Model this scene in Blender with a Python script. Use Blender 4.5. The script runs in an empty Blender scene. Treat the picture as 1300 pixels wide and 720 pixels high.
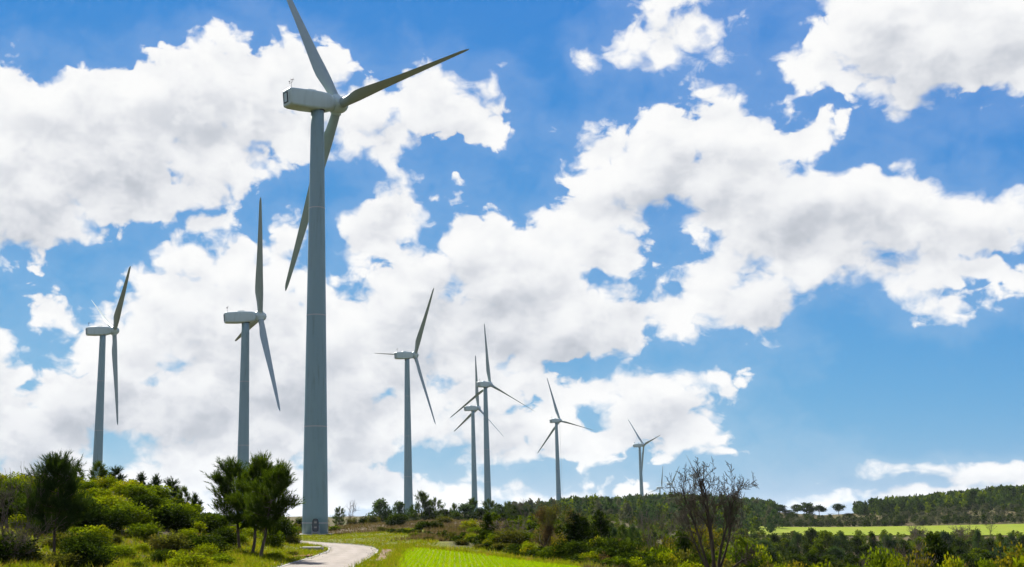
import bpy, bmesh, math, random
import numpy as np
from mathutils import Vector, Matrix

# ------------------------------------------------------------------ camera
scene = bpy.context.scene
F, CX, CY, PITCH, EYE = 1510.0, 445.0, 360.0, math.radians(11.2), 2.6   # focal length and principal point in photo pixels
cam_data = bpy.data.cameras.new('camera')
cam = bpy.data.objects.new('camera', cam_data)
scene.collection.objects.link(cam)
scene.camera = cam
cam_data.sensor_width = 36.0
cam_data.lens = 36.0 * F / 1300.0
cam_data.shift_x = (650.0 - CX) / 1300.0
cam_data.clip_start, cam_data.clip_end = 0.5, 30000.0
cam.location = (0, 0, EYE)
cam.rotation_euler = (math.pi / 2 + PITCH, 0, 0)

# ------------------------------------------------------------------ exposure
scene.view_settings.view_transform = 'Standard'
scene.view_settings.look = 'None'
scene.view_settings.exposure = 1.4
scene.view_settings.gamma = 1.0
scene.view_settings.use_curve_mapping = False
scene.cycles.use_denoising = True
scene.cycles.use_adaptive_sampling = True
scene.cycles.adaptive_threshold = 0.015
scene.cycles.adaptive_min_samples = 20
scene.cycles.max_bounces = 8
scene.cycles.transparent_max_bounces = 12

# ------------------------------------------------------------------ sun
SUN_AZ, SUN_EL = math.radians(-20.0), math.radians(39.0)     # azimuth from +Y, clockwise
SUN = Vector((math.sin(SUN_AZ) * math.cos(SUN_EL), math.cos(SUN_AZ) * math.cos(SUN_EL), math.sin(SUN_EL)))
sun_data = bpy.data.lights.new('sun', 'SUN')
sun_data.energy = 5.0
sun_data.angle = math.radians(0.53)
sun_data.color = (1.0, 0.95, 0.86)
sun = bpy.data.objects.new('sun', sun_data)
scene.collection.objects.link(sun)
sun.rotation_euler = SUN.to_track_quat('Z', 'Y').to_euler()
sun.location = (-60, 150, 140)


def ray(px, py):
    """photo pixel -> horizontal-unit view direction (x, 1, z)"""
    vx, vz = (px - CX) / F, (CY - py) / F
    c, s = math.cos(PITCH), math.sin(PITCH)
    y, z = c - s * vz, s + c * vz
    return vx / y, 1.0, z / y


# ------------------------------------------------------------------ sky with broken cumulus
world = bpy.data.worlds.new('World')
scene.world = world
world.use_nodes = True
wt = world.node_tree
wt.nodes.clear()


class NB:
    """small helper that writes node expressions"""
    def __init__(self, tree):
        self.t = tree

    def put(self, sock, v):
        if isinstance(v, bpy.types.NodeSocket):
            self.t.links.new(v, sock)
        else:
            sock.default_value = v

    def m(self, op, *a, clamp=False):
        n = self.t.nodes.new('ShaderNodeMath'); n.operation = op; n.use_clamp = clamp
        for i, v in enumerate(a):
            self.put(n.inputs[i], v)
        return n.outputs[0]

    def v(self, op, *a):
        n = self.t.nodes.new('ShaderNodeVectorMath'); n.operation = op
        for i, v in enumerate(a):
            if op == 'SCALE' and i == 1:
                self.put(n.inputs['Scale'], v)
            else:
                self.put(n.inputs[i], v)
        return n.outputs['Value'] if op in ('LENGTH', 'DOT_PRODUCT', 'DISTANCE') else n.outputs['Vector']

    def noise(self, vec, scale, detail=4.0, rough=0.5, lac=2.0, dist=0.0, dim='3D'):
        n = self.t.nodes.new('ShaderNodeTexNoise'); n.noise_dimensions = dim
        if vec is not None:
            self.put(n.inputs['Vector'], vec)
        for k, val in (('Scale', scale), ('Detail', detail), ('Roughness', rough), ('Lacunarity', lac), ('Distortion', dist)):
            self.put(n.inputs[k], val)
        return n

    def ss(self, x, lo, hi, a=0.0, b=1.0):
        n = self.t.nodes.new('ShaderNodeMapRange'); n.interpolation_type = 'SMOOTHSTEP'
        for k, val in (('Value', x), ('From Min', lo), ('From Max', hi), ('To Min', a), ('To Max', b)):
            self.put(n.inputs[k], val)
        return n.outputs[0]

    def mix(self, f, a, b, mode='MIX'):
        n = self.t.nodes.new('ShaderNodeMix'); n.data_type = 'RGBA'; n.blend_type = mode
        self.put(n.inputs['Factor'], f); self.put(n.inputs['A'], a) if False else None
        self.put(n.inputs[6], a); self.put(n.inputs[7], b)
        return n.outputs[2]

    def ramp(self, x, stops):
        n = self.t.nodes.new('ShaderNodeValToRGB')
        e = n.color_ramp.elements
        while len(e) < len(stops):
            e.new(0.5)
        for i, (p, c) in enumerate(stops):
            e[i].position = p; e[i].color = (*c, 1)
        self.put(n.inputs[0], x)
        return n.outputs[0]


PUFF, FBM, GROW = 36.0, 64.0, 14.5


def sky_pt(px, py):
    x, y, z = ray(px, py)
    return math.atan2(x, y) * F, math.atan2(z, math.hypot(x, y)) * F


# cumulus masses: centre, half-width, half-height (pixels of sky), tilt in degrees
CLOUDS = [
    # broad cloud on the left
    (40, 178, 90, 88, 0), (150, 175, 100, 92, 0), (250, 135, 88, 84, 0), (318, 112, 78, 72, 0), (385, 112, 58, 62, 0), (50, 262, 95, 52, 0),
    (175, 240, 105, 46, 0), (275, 190, 95, 52, 0), (360, 165, 60, 36, 0), (250, 283, 42, 26, 20), (5, 305, 55, 26, 0), (-80, 225, 90, 100, 0),
    (470, 145, 56, 46, 0), (545, 142, 66, 54, 0), (612, 135, 44, 32, -8), (585, 172, 30, 22, 20), (500, 172, 50, 22, 0),
    # lower left
    (68, 398, 44, 20, 0), (118, 420, 44, 30, 0), (240, 385, 82, 74, 0), (312, 352, 58, 46, 0), (362, 326, 36, 46, 0), (170, 450, 90, 56, 0),
    (95, 492, 80, 34, 0), (40, 545, 110, 52, 0), (190, 515, 120, 52, 0), (330, 470, 110, 95, 0), (430, 450, 75, 78, 0), (300, 560, 110, 50, 0),
    (440, 545, 90, 60, 0), (220, 598, 60, 44, 0), (330, 625, 120, 36, 0), (440, 620, 80, 36, 0), (30, 610, 90, 36, 0), (-60, 500, 90, 110, 0),
    (395, 380, 34, 34, 0), (215, 195, 80, 44, 0), (120, 225, 80, 44, 0), (320, 160, 70, 40, 0),
    # middle
    (508, 268, 44, 44, 0), (465, 298, 36, 34, 0), (600, 320, 72, 54, 0), (535, 345, 70, 46, 0), (660, 348, 78, 58, 0), (500, 425, 70, 82, 0),
    (600, 425, 100, 62, 0), (700, 395, 85, 70, 0), (775, 402, 62, 48, 0), (835, 400, 52, 36, 0), (765, 440, 40, 16, 0), (520, 520, 90, 48, 0),
    (600, 510, 60, 56, 0),
    # large one on the right
    (770, 182, 54, 28, 0), (848, 190, 80, 52, 0), (930, 182, 70, 46, 0), (908, 142, 34, 28, 0), (980, 190, 60, 38, 0), (1030, 163, 26, 13, -20),
    (765, 268, 66, 52, 0), (830, 228, 72, 44, 0), (722, 292, 38, 24, 0), (742, 325, 50, 32, 0), (945, 252, 76, 60, 0), (1010, 262, 92, 66, 0),
    (1090, 272, 80, 56, 0), (1170, 280, 80, 46, 0), (1250, 290, 60, 34, 0), (1330, 288, 70, 34, 0), (935, 345, 52, 46, 0), (892, 378, 40, 40, 0),
    (965, 390, 58, 44, 0), (1030, 335, 82, 42, 0), (1130, 335, 70, 24, 0), (1230, 347, 70, 20, 0), (1300, 352, 30, 22, 0), (1205, 388, 26, 15, 0),
    # top
    (862, 45, 56, 36, 0), (822, 66, 32, 20, 0), (798, 40, 20, 20, 0), (920, 45, 24, 24, 0), (884, 8, 36, 22, 0), (752, 70, 11, 11, 0),
    (1130, 55, 90, 58, 0), (1230, 45, 110, 72, 0), (1008, 77, 26, 18, 0), (1050, 70, 40, 22, 0), (1160, 115, 48, 36, 0), (1088, 100, 34, 16, 0),
    (1300, 50, 80, 52, 0), (1100, 10, 62, 46, 0),
    # low bank in the middle
    (640, 545, 70, 36, 0), (770, 492, 62, 22, 0), (835, 505, 68, 36, 0), (900, 515, 34, 24, 0), (865, 545, 58, 22, 0), (750, 558, 80, 20, 0),
    (690, 510, 36, 34, 0), (930, 577, 32, 6, 12),
    # along the horizon
    (560, 632, 66, 22, 0), (680, 634, 80, 16, 0), (738, 625, 42, 12, 0), (1240, 594, 100, 8, -6), (1290, 604, 90, 13, -4), (1180, 603, 60, 4, -4),
    (1190, 630, 120, 9, 0), (1080, 637, 56, 4, 0), (60, 640, 120, 16, 0),
]
# thicker, greyer hearts of the clouds
HEARTS = [
    (30, 290, 70, 40, 0, .9), (170, 235, 90, 40, 0, .6), (235, 165, 60, 40, 0, .45), (120, 150, 60, 30, 0, .3), (110, 525, 90, 40, 0, .9), (250, 525, 100, 36, 0, .85),
    (400, 520, 90, 60, 0, .8), (470, 620, 60, 34, 0, 1.0), (330, 440, 70, 40, 0, .45), (620, 400, 70, 36, 0, .9), (690, 450, 60, 24, 0, .9), (540, 440, 60, 40, 0, .7),
    (560, 355, 50, 22, 0, .6), (860, 255, 90, 26, 15, .7), (1030, 290, 90, 34, 8, .8), (980, 400, 40, 30, 0, .7), (1140, 100, 60, 40, 0, .45), (1230, 90, 70, 34, 0, .5),
    (820, 535, 70, 20, 0, .8), (640, 560, 70, 20, 0, .8), (1250, 618, 120, 16, 0, 1.0), (520, 170, 40, 20, 0, .3), (480, 280, 40, 34, 0, .9), (880, 200, 60, 26, 0, .5),
    (1200, 310, 80, 20, 0, .6), (20, 600, 90, 40, 0, .9), (780, 420, 50, 30, 0, .6),
]


def blob_field(nb, p, blobs, k):
    """smooth union of soft ellipses; the running value rides along in z every few blobs so that few values are alive at once"""
    acc = 0.0
    sp = nb.t.nodes.new('ShaderNodeSeparateXYZ'); nb.put(sp.inputs[0], p)
    pc = None
    for i, b in enumerate(blobs):
        u, v = sky_pt(b[0], b[1])
        if i % 14 == 0:
            cb = nb.t.nodes.new('ShaderNodeCombineXYZ')
            for j, val in enumerate((sp.outputs[0], sp.outputs[1], acc)):
                nb.put(cb.inputs[j], val)
            pc = cb.outputs[0]
        q = nb.v('MULTIPLY_ADD', pc, (1 / b[2], 1 / b[3], 1e-9), (-u / b[2], -v / b[3], 0))
        if len(b) == 6:                                   # soft weight
            val = nb.m('MULTIPLY', nb.m('MULTIPLY_ADD', nb.v('DOT_PRODUCT', q, q), -0.55, 1.0, clamp=True), b[5])
            acc = val if i == 0 else nb.m('MAXIMUM', acc, val)
        else:                                             # rough signed distance
            r = min(b[2], b[3]) * 0.75 + 0.25 * max(b[2], b[3])
            val = nb.m('MULTIPLY_ADD', nb.v('LENGTH', q), -r, r)
            acc = val if i == 0 else nb.m('SMOOTH_MAX', acc, val, k)
    return acc


def group(name, ins, outs):
    g = bpy.data.node_groups.new(name, 'ShaderNodeTree')
    for n, t in ins:
        g.interface.new_socket(n, in_out='INPUT', socket_type=t)
    for n, t in outs:
        g.interface.new_socket(n, in_out='OUTPUT', socket_type=t)
    return g, g.nodes.new('NodeGroupInput'), g.nodes.new('NodeGroupOutput')


def azel(nb, d):
    s = nb.t.nodes.new('ShaderNodeSeparateXYZ'); nb.put(s.inputs[0], d)
    az = nb.m('MULTIPLY', nb.m('ARCTAN2', s.outputs[0], s.outputs[1]), F)
    el = nb.m('MULTIPLY', nb.m('ARCSINE', s.outputs[2]), F)
    c = nb.t.nodes.new('ShaderNodeCombineXYZ'); nb.put(c.inputs[0], az); nb.put(c.inputs[1], el)
    return c.outputs[0], az, el


# fine billows, evaluated here and a little towards the sun
gd, gi, go = group('cloud_billows', [('Sky', 'NodeSocketVector')], [('Billow', 'NodeSocketFloat')])
nb = NB(gd)
q = gi.outputs[0]
w2 = nb.noise(q, 30.0, 2.0, 0.55, dim='2D')
f1 = nb.noise(q, 21.0, 8.0, 0.56, 2.1, 0.0, dim='2D')
vo = nb.t.nodes.new('ShaderNodeTexVoronoi'); vo.feature = 'F1'; vo.normalize = False; vo.voronoi_dimensions = '2D'
nb.put(vo.inputs['Vector'], nb.v('ADD', q, nb.v('SCALE', nb.v('SUBTRACT', w2.outputs['Color'], (.5, .5, .5)), 0.035)))
for k_, v_ in (('Scale', 25.0), ('Detail', 3.0), ('Roughness', 0.45), ('Lacunarity', 2.2)):
    nb.put(vo.inputs[k_], v_)
puff = nb.m('MULTIPLY', nb.m('SUBTRACT', 0.45, vo.outputs['Distance']), PUFF)
nb.put(go.inputs[0], nb.m('MULTIPLY_ADD', nb.m('SUBTRACT', f1.outputs[0], 0.5), FBM, puff))

nb = NB(wt)
tc = wt.nodes.new('ShaderNodeTexCoord')
dirv = nb.v('NORMALIZE', tc.outputs['Generated'])
p, az, el = azel(nb, dirv)
dz = nb.v('MULTIPLY', dirv, (1.0, 1.0, 1.3))
w1 = nb.noise(dz, 15.0, 3.0, 0.55)
wv = nb.v('MULTIPLY', nb.v('SUBTRACT', w1.outputs['Color'], (.5, .5, .5)), (78.0, 78.0, 0.0))
pw = nb.v('ADD', p, wv)
sd = blob_field(nb, pw, CLOUDS, 32.0)
# beyond the part of the sky in view the same broken cumulus goes on
far = nb.noise(nb.v('ADD', dz, (7.3, 2.2, 5.1)), 3.2, 3.0, 0.5)
gen = nb.m('MULTIPLY', nb.m('SUBTRACT', far.outputs[0], 0.505), 620.0)
u0, v0 = sky_pt(-60, 700)
u1, v1 = sky_pt(1360, -40)
mx = nb.m('MAXIMUM', nb.m('SUBTRACT', u0, az), nb.m('SUBTRACT', az, u1))
mask = nb.ss(nb.m('MAXIMUM', mx, nb.m('SUBTRACT', el, v1)), 0.0, 160.0)
gen = nb.m('ADD', gen, nb.m('MULTIPLY', nb.m('SUBTRACT', mask, 1.0), 600.0))
sd = nb.m('MAXIMUM', sd, gen)
sd = nb.m('MINIMUM', sd, 60.0)


def billow(du, dv):
    g = wt.nodes.new('ShaderNodeGroup'); g.node_tree = gd
    q = nb.v('MULTIPLY_ADD', p, (1 / F, 1.3 / F, 0), (du / F, 1.3 * dv / F, 0))
    nb.put(g.inputs[0], q)
    return g.outputs[0]


B0, B1 = billow(0, 0), billow(-9.0, 30.0)
SUNW = blob_field(nb, nb.v('ADD', pw, (-14.0, 44.0, 0.0)), [b for b in CLOUDS if b[2] * b[3] > 2200], 32.0)        # how much cloud lies towards the sun
SUNW = nb.m('MINIMUM', SUNW, 60.0)
D0 = nb.m('ADD', nb.m('ADD', sd, B0), GROW)
wid = nb.ss(w1.outputs[0], 0.36, 0.64, 7.0, 30.0)
alpha = nb.m('MAXIMUM', nb.ss(D0, -4.0, wid), nb.ss(D0, -58.0, 6.0, 0.0, 0.10))      # firm body, thin veil round it
hearts = blob_field(nb, nb.v('ADD', p, wv), HEARTS, 20)
emb = nb.ss(nb.m('SUBTRACT', B0, B1), -40.0, 36.0)
thin = nb.m('POWER', 2.71828, nb.m('MULTIPLY', nb.m('MAXIMUM', nb.m('ADD', D0, 6.0), 0.0), -1.0 / 60.0))
top = nb.m('POWER', 2.71828, nb.m('MULTIPLY', nb.m('MAXIMUM', nb.m('MULTIPLY_ADD', B0, 0.35, nb.m('ADD', SUNW, 8.0)), 0.0), -1.0 / 38.0))
lit = nb.m('ADD', nb.m('MULTIPLY', emb, 0.44), nb.m('MULTIPLY', thin, 0.12))
lit = nb.m('SUBTRACT', nb.m('ADD', lit, nb.m('MULTIPLY_ADD', top, 0.32, 0.20)), nb.m('MULTIPLY', hearts, 0.34), clamp=True)
cloud = nb.ramp(lit, [(0.0, (0.45, 0.485, 0.545)), (0.28, (0.64, 0.67, 0.725)), (0.55, (0.84, 0.855, 0.885)), (0.72, (0.93, 0.94, 0.955)), (0.92, (1.0, 1.0, 1.0))])
sky = wt.nodes.new('ShaderNodeTexSky')
sky.sky_type = 'NISHITA'
sky.sun_disc = False
sky.sun_elevation = SUN_EL
sky.sun_rotation = SUN_AZ
sky.altitude = 600.0
sky.air_density, sky.dust_density, sky.ozone_density = 1.0, 0.0, 8.0
STR = 0.05
GAIN = 1.0 / (STR * 2 ** scene.view_settings.exposure)      # tones below are written as they should show
# the photograph's deeper, polarised blue: a per-channel contrast curve on the clear sky
sx = wt.nodes.new('ShaderNodeSeparateColor'); nb.put(sx.inputs[0], sky.outputs[0])
cx = wt.nodes.new('ShaderNodeCombineColor')
for i_, (pw_, off) in enumerate(((1.12, -0.66), (0.63, -0.55), (0.12, -0.34))):
    nb.put(cx.inputs[i_], nb.m('MULTIPLY', nb.m('POWER', nb.m('MULTIPLY', sx.outputs[i_], 0.1), pw_), math.exp(off) * GAIN))
col = nb.mix(alpha, cx.outputs[0], nb.mix(1.0, cloud, (0.97 * GAIN, 0.97 * GAIN, 0.97 * GAIN, 1), 'MULTIPLY'))
bg = wt.nodes.new('ShaderNodeBackground')
bg.inputs['Strength'].default_value = STR
nb.put(bg.inputs['Color'], col)
wo = wt.nodes.new('ShaderNodeOutputWorld')
wt.links.new(bg.outputs[0], wo.inputs['Surface'])
world.cycles.sampling_method = 'MANUAL'
world.cycles.sample_map_resolution = 512

# ------------------------------------------------------------------ helpers
rng = np.random.default_rng(7)
COL = scene.collection


def mesh_np(name, verts, faces, mat, smooth=False, attr=None):
    """verts (N,3); faces: (M,k) array or list of such arrays with different k"""
    if not isinstance(faces, (list, tuple)):
        faces = [faces]
    me = bpy.data.meshes.new(name)
    verts = np.asarray(verts, np.float32)
    me.vertices.add(len(verts)); me.vertices.foreach_set('co', verts.ravel())
    idx = np.concatenate([np.asarray(f).ravel() for f in faces]).astype(np.int32)
    sizes = np.concatenate([np.full(len(f), np.asarray(f).shape[1]) for f in faces]).astype(np.int32)
    starts = np.concatenate([[0], np.cumsum(sizes)[:-1]]).astype(np.int32)
    me.loops.add(len(idx)); me.loops.foreach_set('vertex_index', idx)
    me.polygons.add(len(sizes)); me.polygons.foreach_set('loop_start', starts)
    me.polygons.foreach_set('loop_total', sizes)
    me.polygons.foreach_set('use_smooth', np.full(len(sizes), smooth))
    if mat is not None:
        me.materials.append(mat)
    me.update(calc_edges=True)
    if attr is not None:
        for k, arr in attr.items():
            a = me.color_attributes.new(k, 'FLOAT_COLOR', 'POINT')
            a.data.foreach_set('color', np.asarray(arr, np.float32).ravel())
    return me


def link(name, me, parent=None, loc=None, mtx=None):
    o = bpy.data.objects.new(name, me)
    COL.objects.link(o)
    if parent is not None:
        o.parent = parent
    if mtx is not None:
        o.matrix_local = mtx
    if loc is not None:
        o.location = loc
    return o


def tag(o, label=None, cat=None, grp=None, kind=None):
    for k, v in (('label', label), ('category', cat), ('group', grp), ('kind', kind)):
        if v:
            o[k] = v
    return o


def tube(pts, rad, sides=6, cap=False):
    pts = np.asarray(pts, float); n = len(pts)
    rad = np.broadcast_to(np.asarray(rad, float), (n,))
    tan = np.gradient(pts, axis=0); tan /= np.linalg.norm(tan, axis=1, keepdims=True) + 1e-9
    ref = np.array([0.0, 0, 1]) if abs(tan[0][2]) < 0.9 else np.array([1.0, 0, 0])
    a = np.cross(tan, ref); a /= np.linalg.norm(a, axis=1, keepdims=True) + 1e-9
    b = np.cross(tan, a)
    th = np.arange(sides) * 2 * np.pi / sides
    v = pts[:, None] + rad[:, None, None] * (np.cos(th)[None, :, None] * a[:, None] + np.sin(th)[None, :, None] * b[:, None])
    i = np.arange(n - 1)[:, None] * sides; j = np.arange(sides)[None]; j2 = (j + 1) % sides
    f = np.stack([i + j, i + j2, i + sides + j2, i + sides + j], -1).reshape(-1, 4)
    return v.reshape(-1, 3), f


def join(parts):
    """[(verts, faces)] -> one (verts, faces), faces all the same arity"""
    vs, fs, k = [], [], 0
    for v, f in parts:
        vs.append(v); fs.append(np.asarray(f) + k); k += len(v)
    return np.concatenate(vs), np.concatenate(fs)


def lathe(prof, sides=32):
    prof = np.asarray(prof, float); n = len(prof)
    th = np.arange(sides) * 2 * np.pi / sides
    v = np.stack([prof[:, 0:1] * np.cos(th), prof[:, 0:1] * np.sin(th), np.broadcast_to(prof[:, 1:2], (n, sides))], -1).reshape(-1, 3)
    i = np.arange(n - 1)[:, None] * sides; j = np.arange(sides)[None]; j2 = (j + 1) % sides
    return v, np.stack([i + j, i + j2, i + sides + j2, i + sides + j], -1).reshape(-1, 4)


def box(lo, hi):
    x0, y0, z0 = lo; x1, y1, z1 = hi
    v = np.array([(x0, y0, z0), (x1, y0, z0), (x1, y1, z0), (x0, y1, z0), (x0, y0, z1), (x1, y0, z1), (x1, y1, z1), (x0, y1, z1)], float)
    f = np.array([(0, 3, 2, 1), (4, 5, 6, 7), (0, 1, 5, 4), (1, 2, 6, 5), (2, 3, 7, 6), (3, 0, 4, 7)])
    return v, f


# ------------------------------------------------------------------ materials
def new_mat(name):
    m = bpy.data.materials.new(name); m.use_nodes = True
    nt = m.node_tree; nt.nodes.clear()
    out = nt.nodes.new('ShaderNodeOutputMaterial')
    return m, NB(nt), out


def principled(nb, out, col, rough=0.8, spec=0.2, bump=None, metal=0.0):
    b = nb.t.nodes.new('ShaderNodeBsdfPrincipled')
    nb.put(b.inputs['Base Color'], col); nb.put(b.inputs['Roughness'], rough)
    b.inputs['Specular IOR Level'].default_value = spec
    b.inputs['Metallic'].default_value = metal
    if bump is not None:
        bm_ = nb.t.nodes.new('ShaderNodeBump'); bm_.inputs['Strength'].default_value = bump[1]
        bm_.inputs['Distance'].default_value = bump[2]
        nb.put(bm_.inputs['Height'], bump[0]); nb.put(b.inputs['Normal'], bm_.outputs[0])
    nb.t.links.new(b.outputs[0], out.inputs['Surface'])
    return b


def leaf_mat(name, dark, light, trans=0.45, tcol=None, warm=None, k_alb=0.86):
    """foliage: every leaf a little different, light shining through it"""
    dark, light = [tuple(q * k_alb for q in col_) for col_ in (dark, light)]
    warm = warm and tuple(q * k_alb for q in warm)
    m, nb, out = new_mat(name)
    geo = nb.t.nodes.new('ShaderNodeNewGeometry')
    oi = nb.t.nodes.new('ShaderNodeObjectInfo')
    tcn = nb.t.nodes.new('ShaderNodeTexCoord')
    cl = nb.noise(nb.v('ADD', tcn.outputs['Object'], nb.v('SCALE', oi.outputs['Location'], 0.37)), 2.3, 2.0)
    f = nb.m('ADD', nb.m('MULTIPLY', geo.outputs['Random Per Island'], 0.55), nb.m('MULTIPLY', cl.outputs[0], 0.75))
    f = nb.m('ADD', f, nb.m('MULTIPLY_ADD', oi.outputs['Random'], 0.4, -0.42), clamp=True)
    c = nb.mix(f, (*dark, 1), (*light, 1))
    if warm is not None:
        wn = nb.noise(nb.v('ADD', tcn.outputs['Object'], oi.outputs['Location']), 1.4, 2.0)
        c = nb.mix(nb.ss(wn.outputs[0], 0.52, 0.68), c, (*warm, 1))
    df = nb.t.nodes.new('ShaderNodeBsdfDiffuse'); nb.put(df.inputs[0], c)
    tr = nb.t.nodes.new('ShaderNodeBsdfTranslucent')
    nb.put(tr.inputs[0], nb.mix(1.0, c, (*(tcol or (1.38, 1.34, 0.30)), 1), 'MULTIPLY'))
    mx = nb.t.nodes.new('ShaderNodeMixShader'); mx.inputs[0].default_value = trans
    nb.t.links.new(df.outputs[0], mx.inputs[1]); nb.t.links.new(tr.outputs[0], mx.inputs[2])
    nb.t.links.new(mx.outputs[0], out.inputs['Surface'])
    return m


def bark_mat(name, a, b):
    m, nb, out = new_mat(name)
    tcn = nb.t.nodes.new('ShaderNodeTexCoord')
    n = nb.noise(nb.v('MULTIPLY', tcn.outputs['Object'], (6, 6, 1.5)), 3.0, 5.0, 0.6)
    principled(nb, out, nb.ramp(n.outputs[0], [(0.3, a), (0.7, b)]), 0.9, 0.1, (n.outputs[0], 0.8, 0.03))
    return m


def paint_mat(name, col, rough=0.45, dirt=0.12, streak=True):
    m, nb, out = new_mat(name)
    tcn = nb.t.nodes.new('ShaderNodeTexCoord')
    n = nb.noise(nb.v('MULTIPLY', tcn.outputs['Object'], (1.3, 1.3, 0.09 if streak else 1.0)), 1.4, 6.0, 0.62)
    n2 = nb.noise(tcn.outputs['Object'], 0.35, 4.0)
    f = nb.m('MULTIPLY', nb.ss(n.outputs[0], 0.45, 0.8), nb.ss(n2.outputs[0], 0.3, 0.7))
    c = nb.mix(nb.m('MULTIPLY', f, dirt * 4), (*col, 1), (*(x * 0.55 * k for x, k in zip(col, (1.0, .96, .88))), 1))
    principled(nb, out, c, nb.m('MULTIPLY_ADD', n.outputs[0], 0.25, rough - 0.1), 0.35)
    return m


MAT = {}
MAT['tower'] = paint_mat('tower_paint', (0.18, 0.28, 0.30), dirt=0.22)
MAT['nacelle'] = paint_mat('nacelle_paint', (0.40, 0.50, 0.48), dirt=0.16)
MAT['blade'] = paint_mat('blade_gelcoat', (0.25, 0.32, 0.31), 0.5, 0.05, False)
MAT['dark'] = paint_mat('dark_trim', (0.035, 0.037, 0.04), 0.6, 0.02)
MAT['door'] = paint_mat('dark_door_paint', (0.075, 0.085, 0.09), 0.5, 0.1)
MAT['steel'] = paint_mat('galvanised_steel', (0.34, 0.35, 0.36), 0.5, 0.1)
MAT['concrete'] = paint_mat('weathered_concrete', (0.30, 0.285, 0.26), 0.85, 0.12, False)
MAT['bark'] = bark_mat('pine_bark', (0.035, 0.026, 0.02), (0.11, 0.085, 0.065))
MAT['bark_grey'] = bark_mat('bare_bark', (0.028, 0.021, 0.014), (0.085, 0.066, 0.046))
MAT['twig'] = bark_mat('twig_bark', (0.055, 0.043, 0.033), (0.14, 0.11, 0.085))
MAT['needle'] = leaf_mat('pine_needles', (0.022, 0.045, 0.010), (0.085, 0.125, 0.018), 0.42)
MAT['needle_dark'] = leaf_mat('dark_pine_needles', (0.014, 0.030, 0.012), (0.045, 0.075, 0.020), 0.30)
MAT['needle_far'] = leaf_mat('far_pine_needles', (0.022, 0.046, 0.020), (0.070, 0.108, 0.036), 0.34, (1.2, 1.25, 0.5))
MAT['leaf_yellow'] = leaf_mat('yellow_green_leaves', (0.05, 0.07, 0.005), (0.185, 0.235, 0.011), 0.50, warm=(0.19, 0.18, 0.014))
MAT['leaf_green'] = leaf_mat('mid_green_leaves', (0.026, 0.046, 0.006), (0.13, 0.18, 0.012), 0.44)
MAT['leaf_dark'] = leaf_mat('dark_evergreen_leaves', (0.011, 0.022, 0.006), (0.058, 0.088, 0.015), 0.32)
MAT['leaf_olive'] = leaf_mat('olive_leaves', (0.036, 0.044, 0.014), (0.115, 0.12, 0.03), 0.34, warm=(0.12, 0.10, 0.035))
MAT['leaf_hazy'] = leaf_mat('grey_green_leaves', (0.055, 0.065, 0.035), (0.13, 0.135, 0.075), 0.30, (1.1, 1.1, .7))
MAT['leaf_brown'] = leaf_mat('withered_leaves', (0.05, 0.036, 0.018), (0.125, 0.092, 0.042), 0.36, (1.25, 1.1, 0.6), warm=(0.09, 0.10, 0.022))
MAT['leaf_gold'] = leaf_mat('golden_leaves', (0.07, 0.072, 0.011), (0.175, 0.165, 0.02), 0.42, (1.4, 1.2, 0.3))
MAT['crop'] = leaf_mat('young_crop', (0.12, 0.20, 0.005), (0.21, 0.33, 0.008), 0.50, (1.25, 1.2, 0.2), warm=(0.23, 0.255, 0.012), k_alb=1.0)
MAT['grass'] = leaf_mat('verge_grass', (0.075, 0.10, 0.010), (0.17, 0.20, 0.014), 0.48, warm=(0.20, 0.15, 0.05))
MAT['dry_grass'] = leaf_mat('dry_grass', (0.068, 0.056, 0.028), (0.18, 0.145, 0.08), 0.36, (1.2, 1.05, 0.7), warm=(0.10, 0.11, 0.025))

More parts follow.
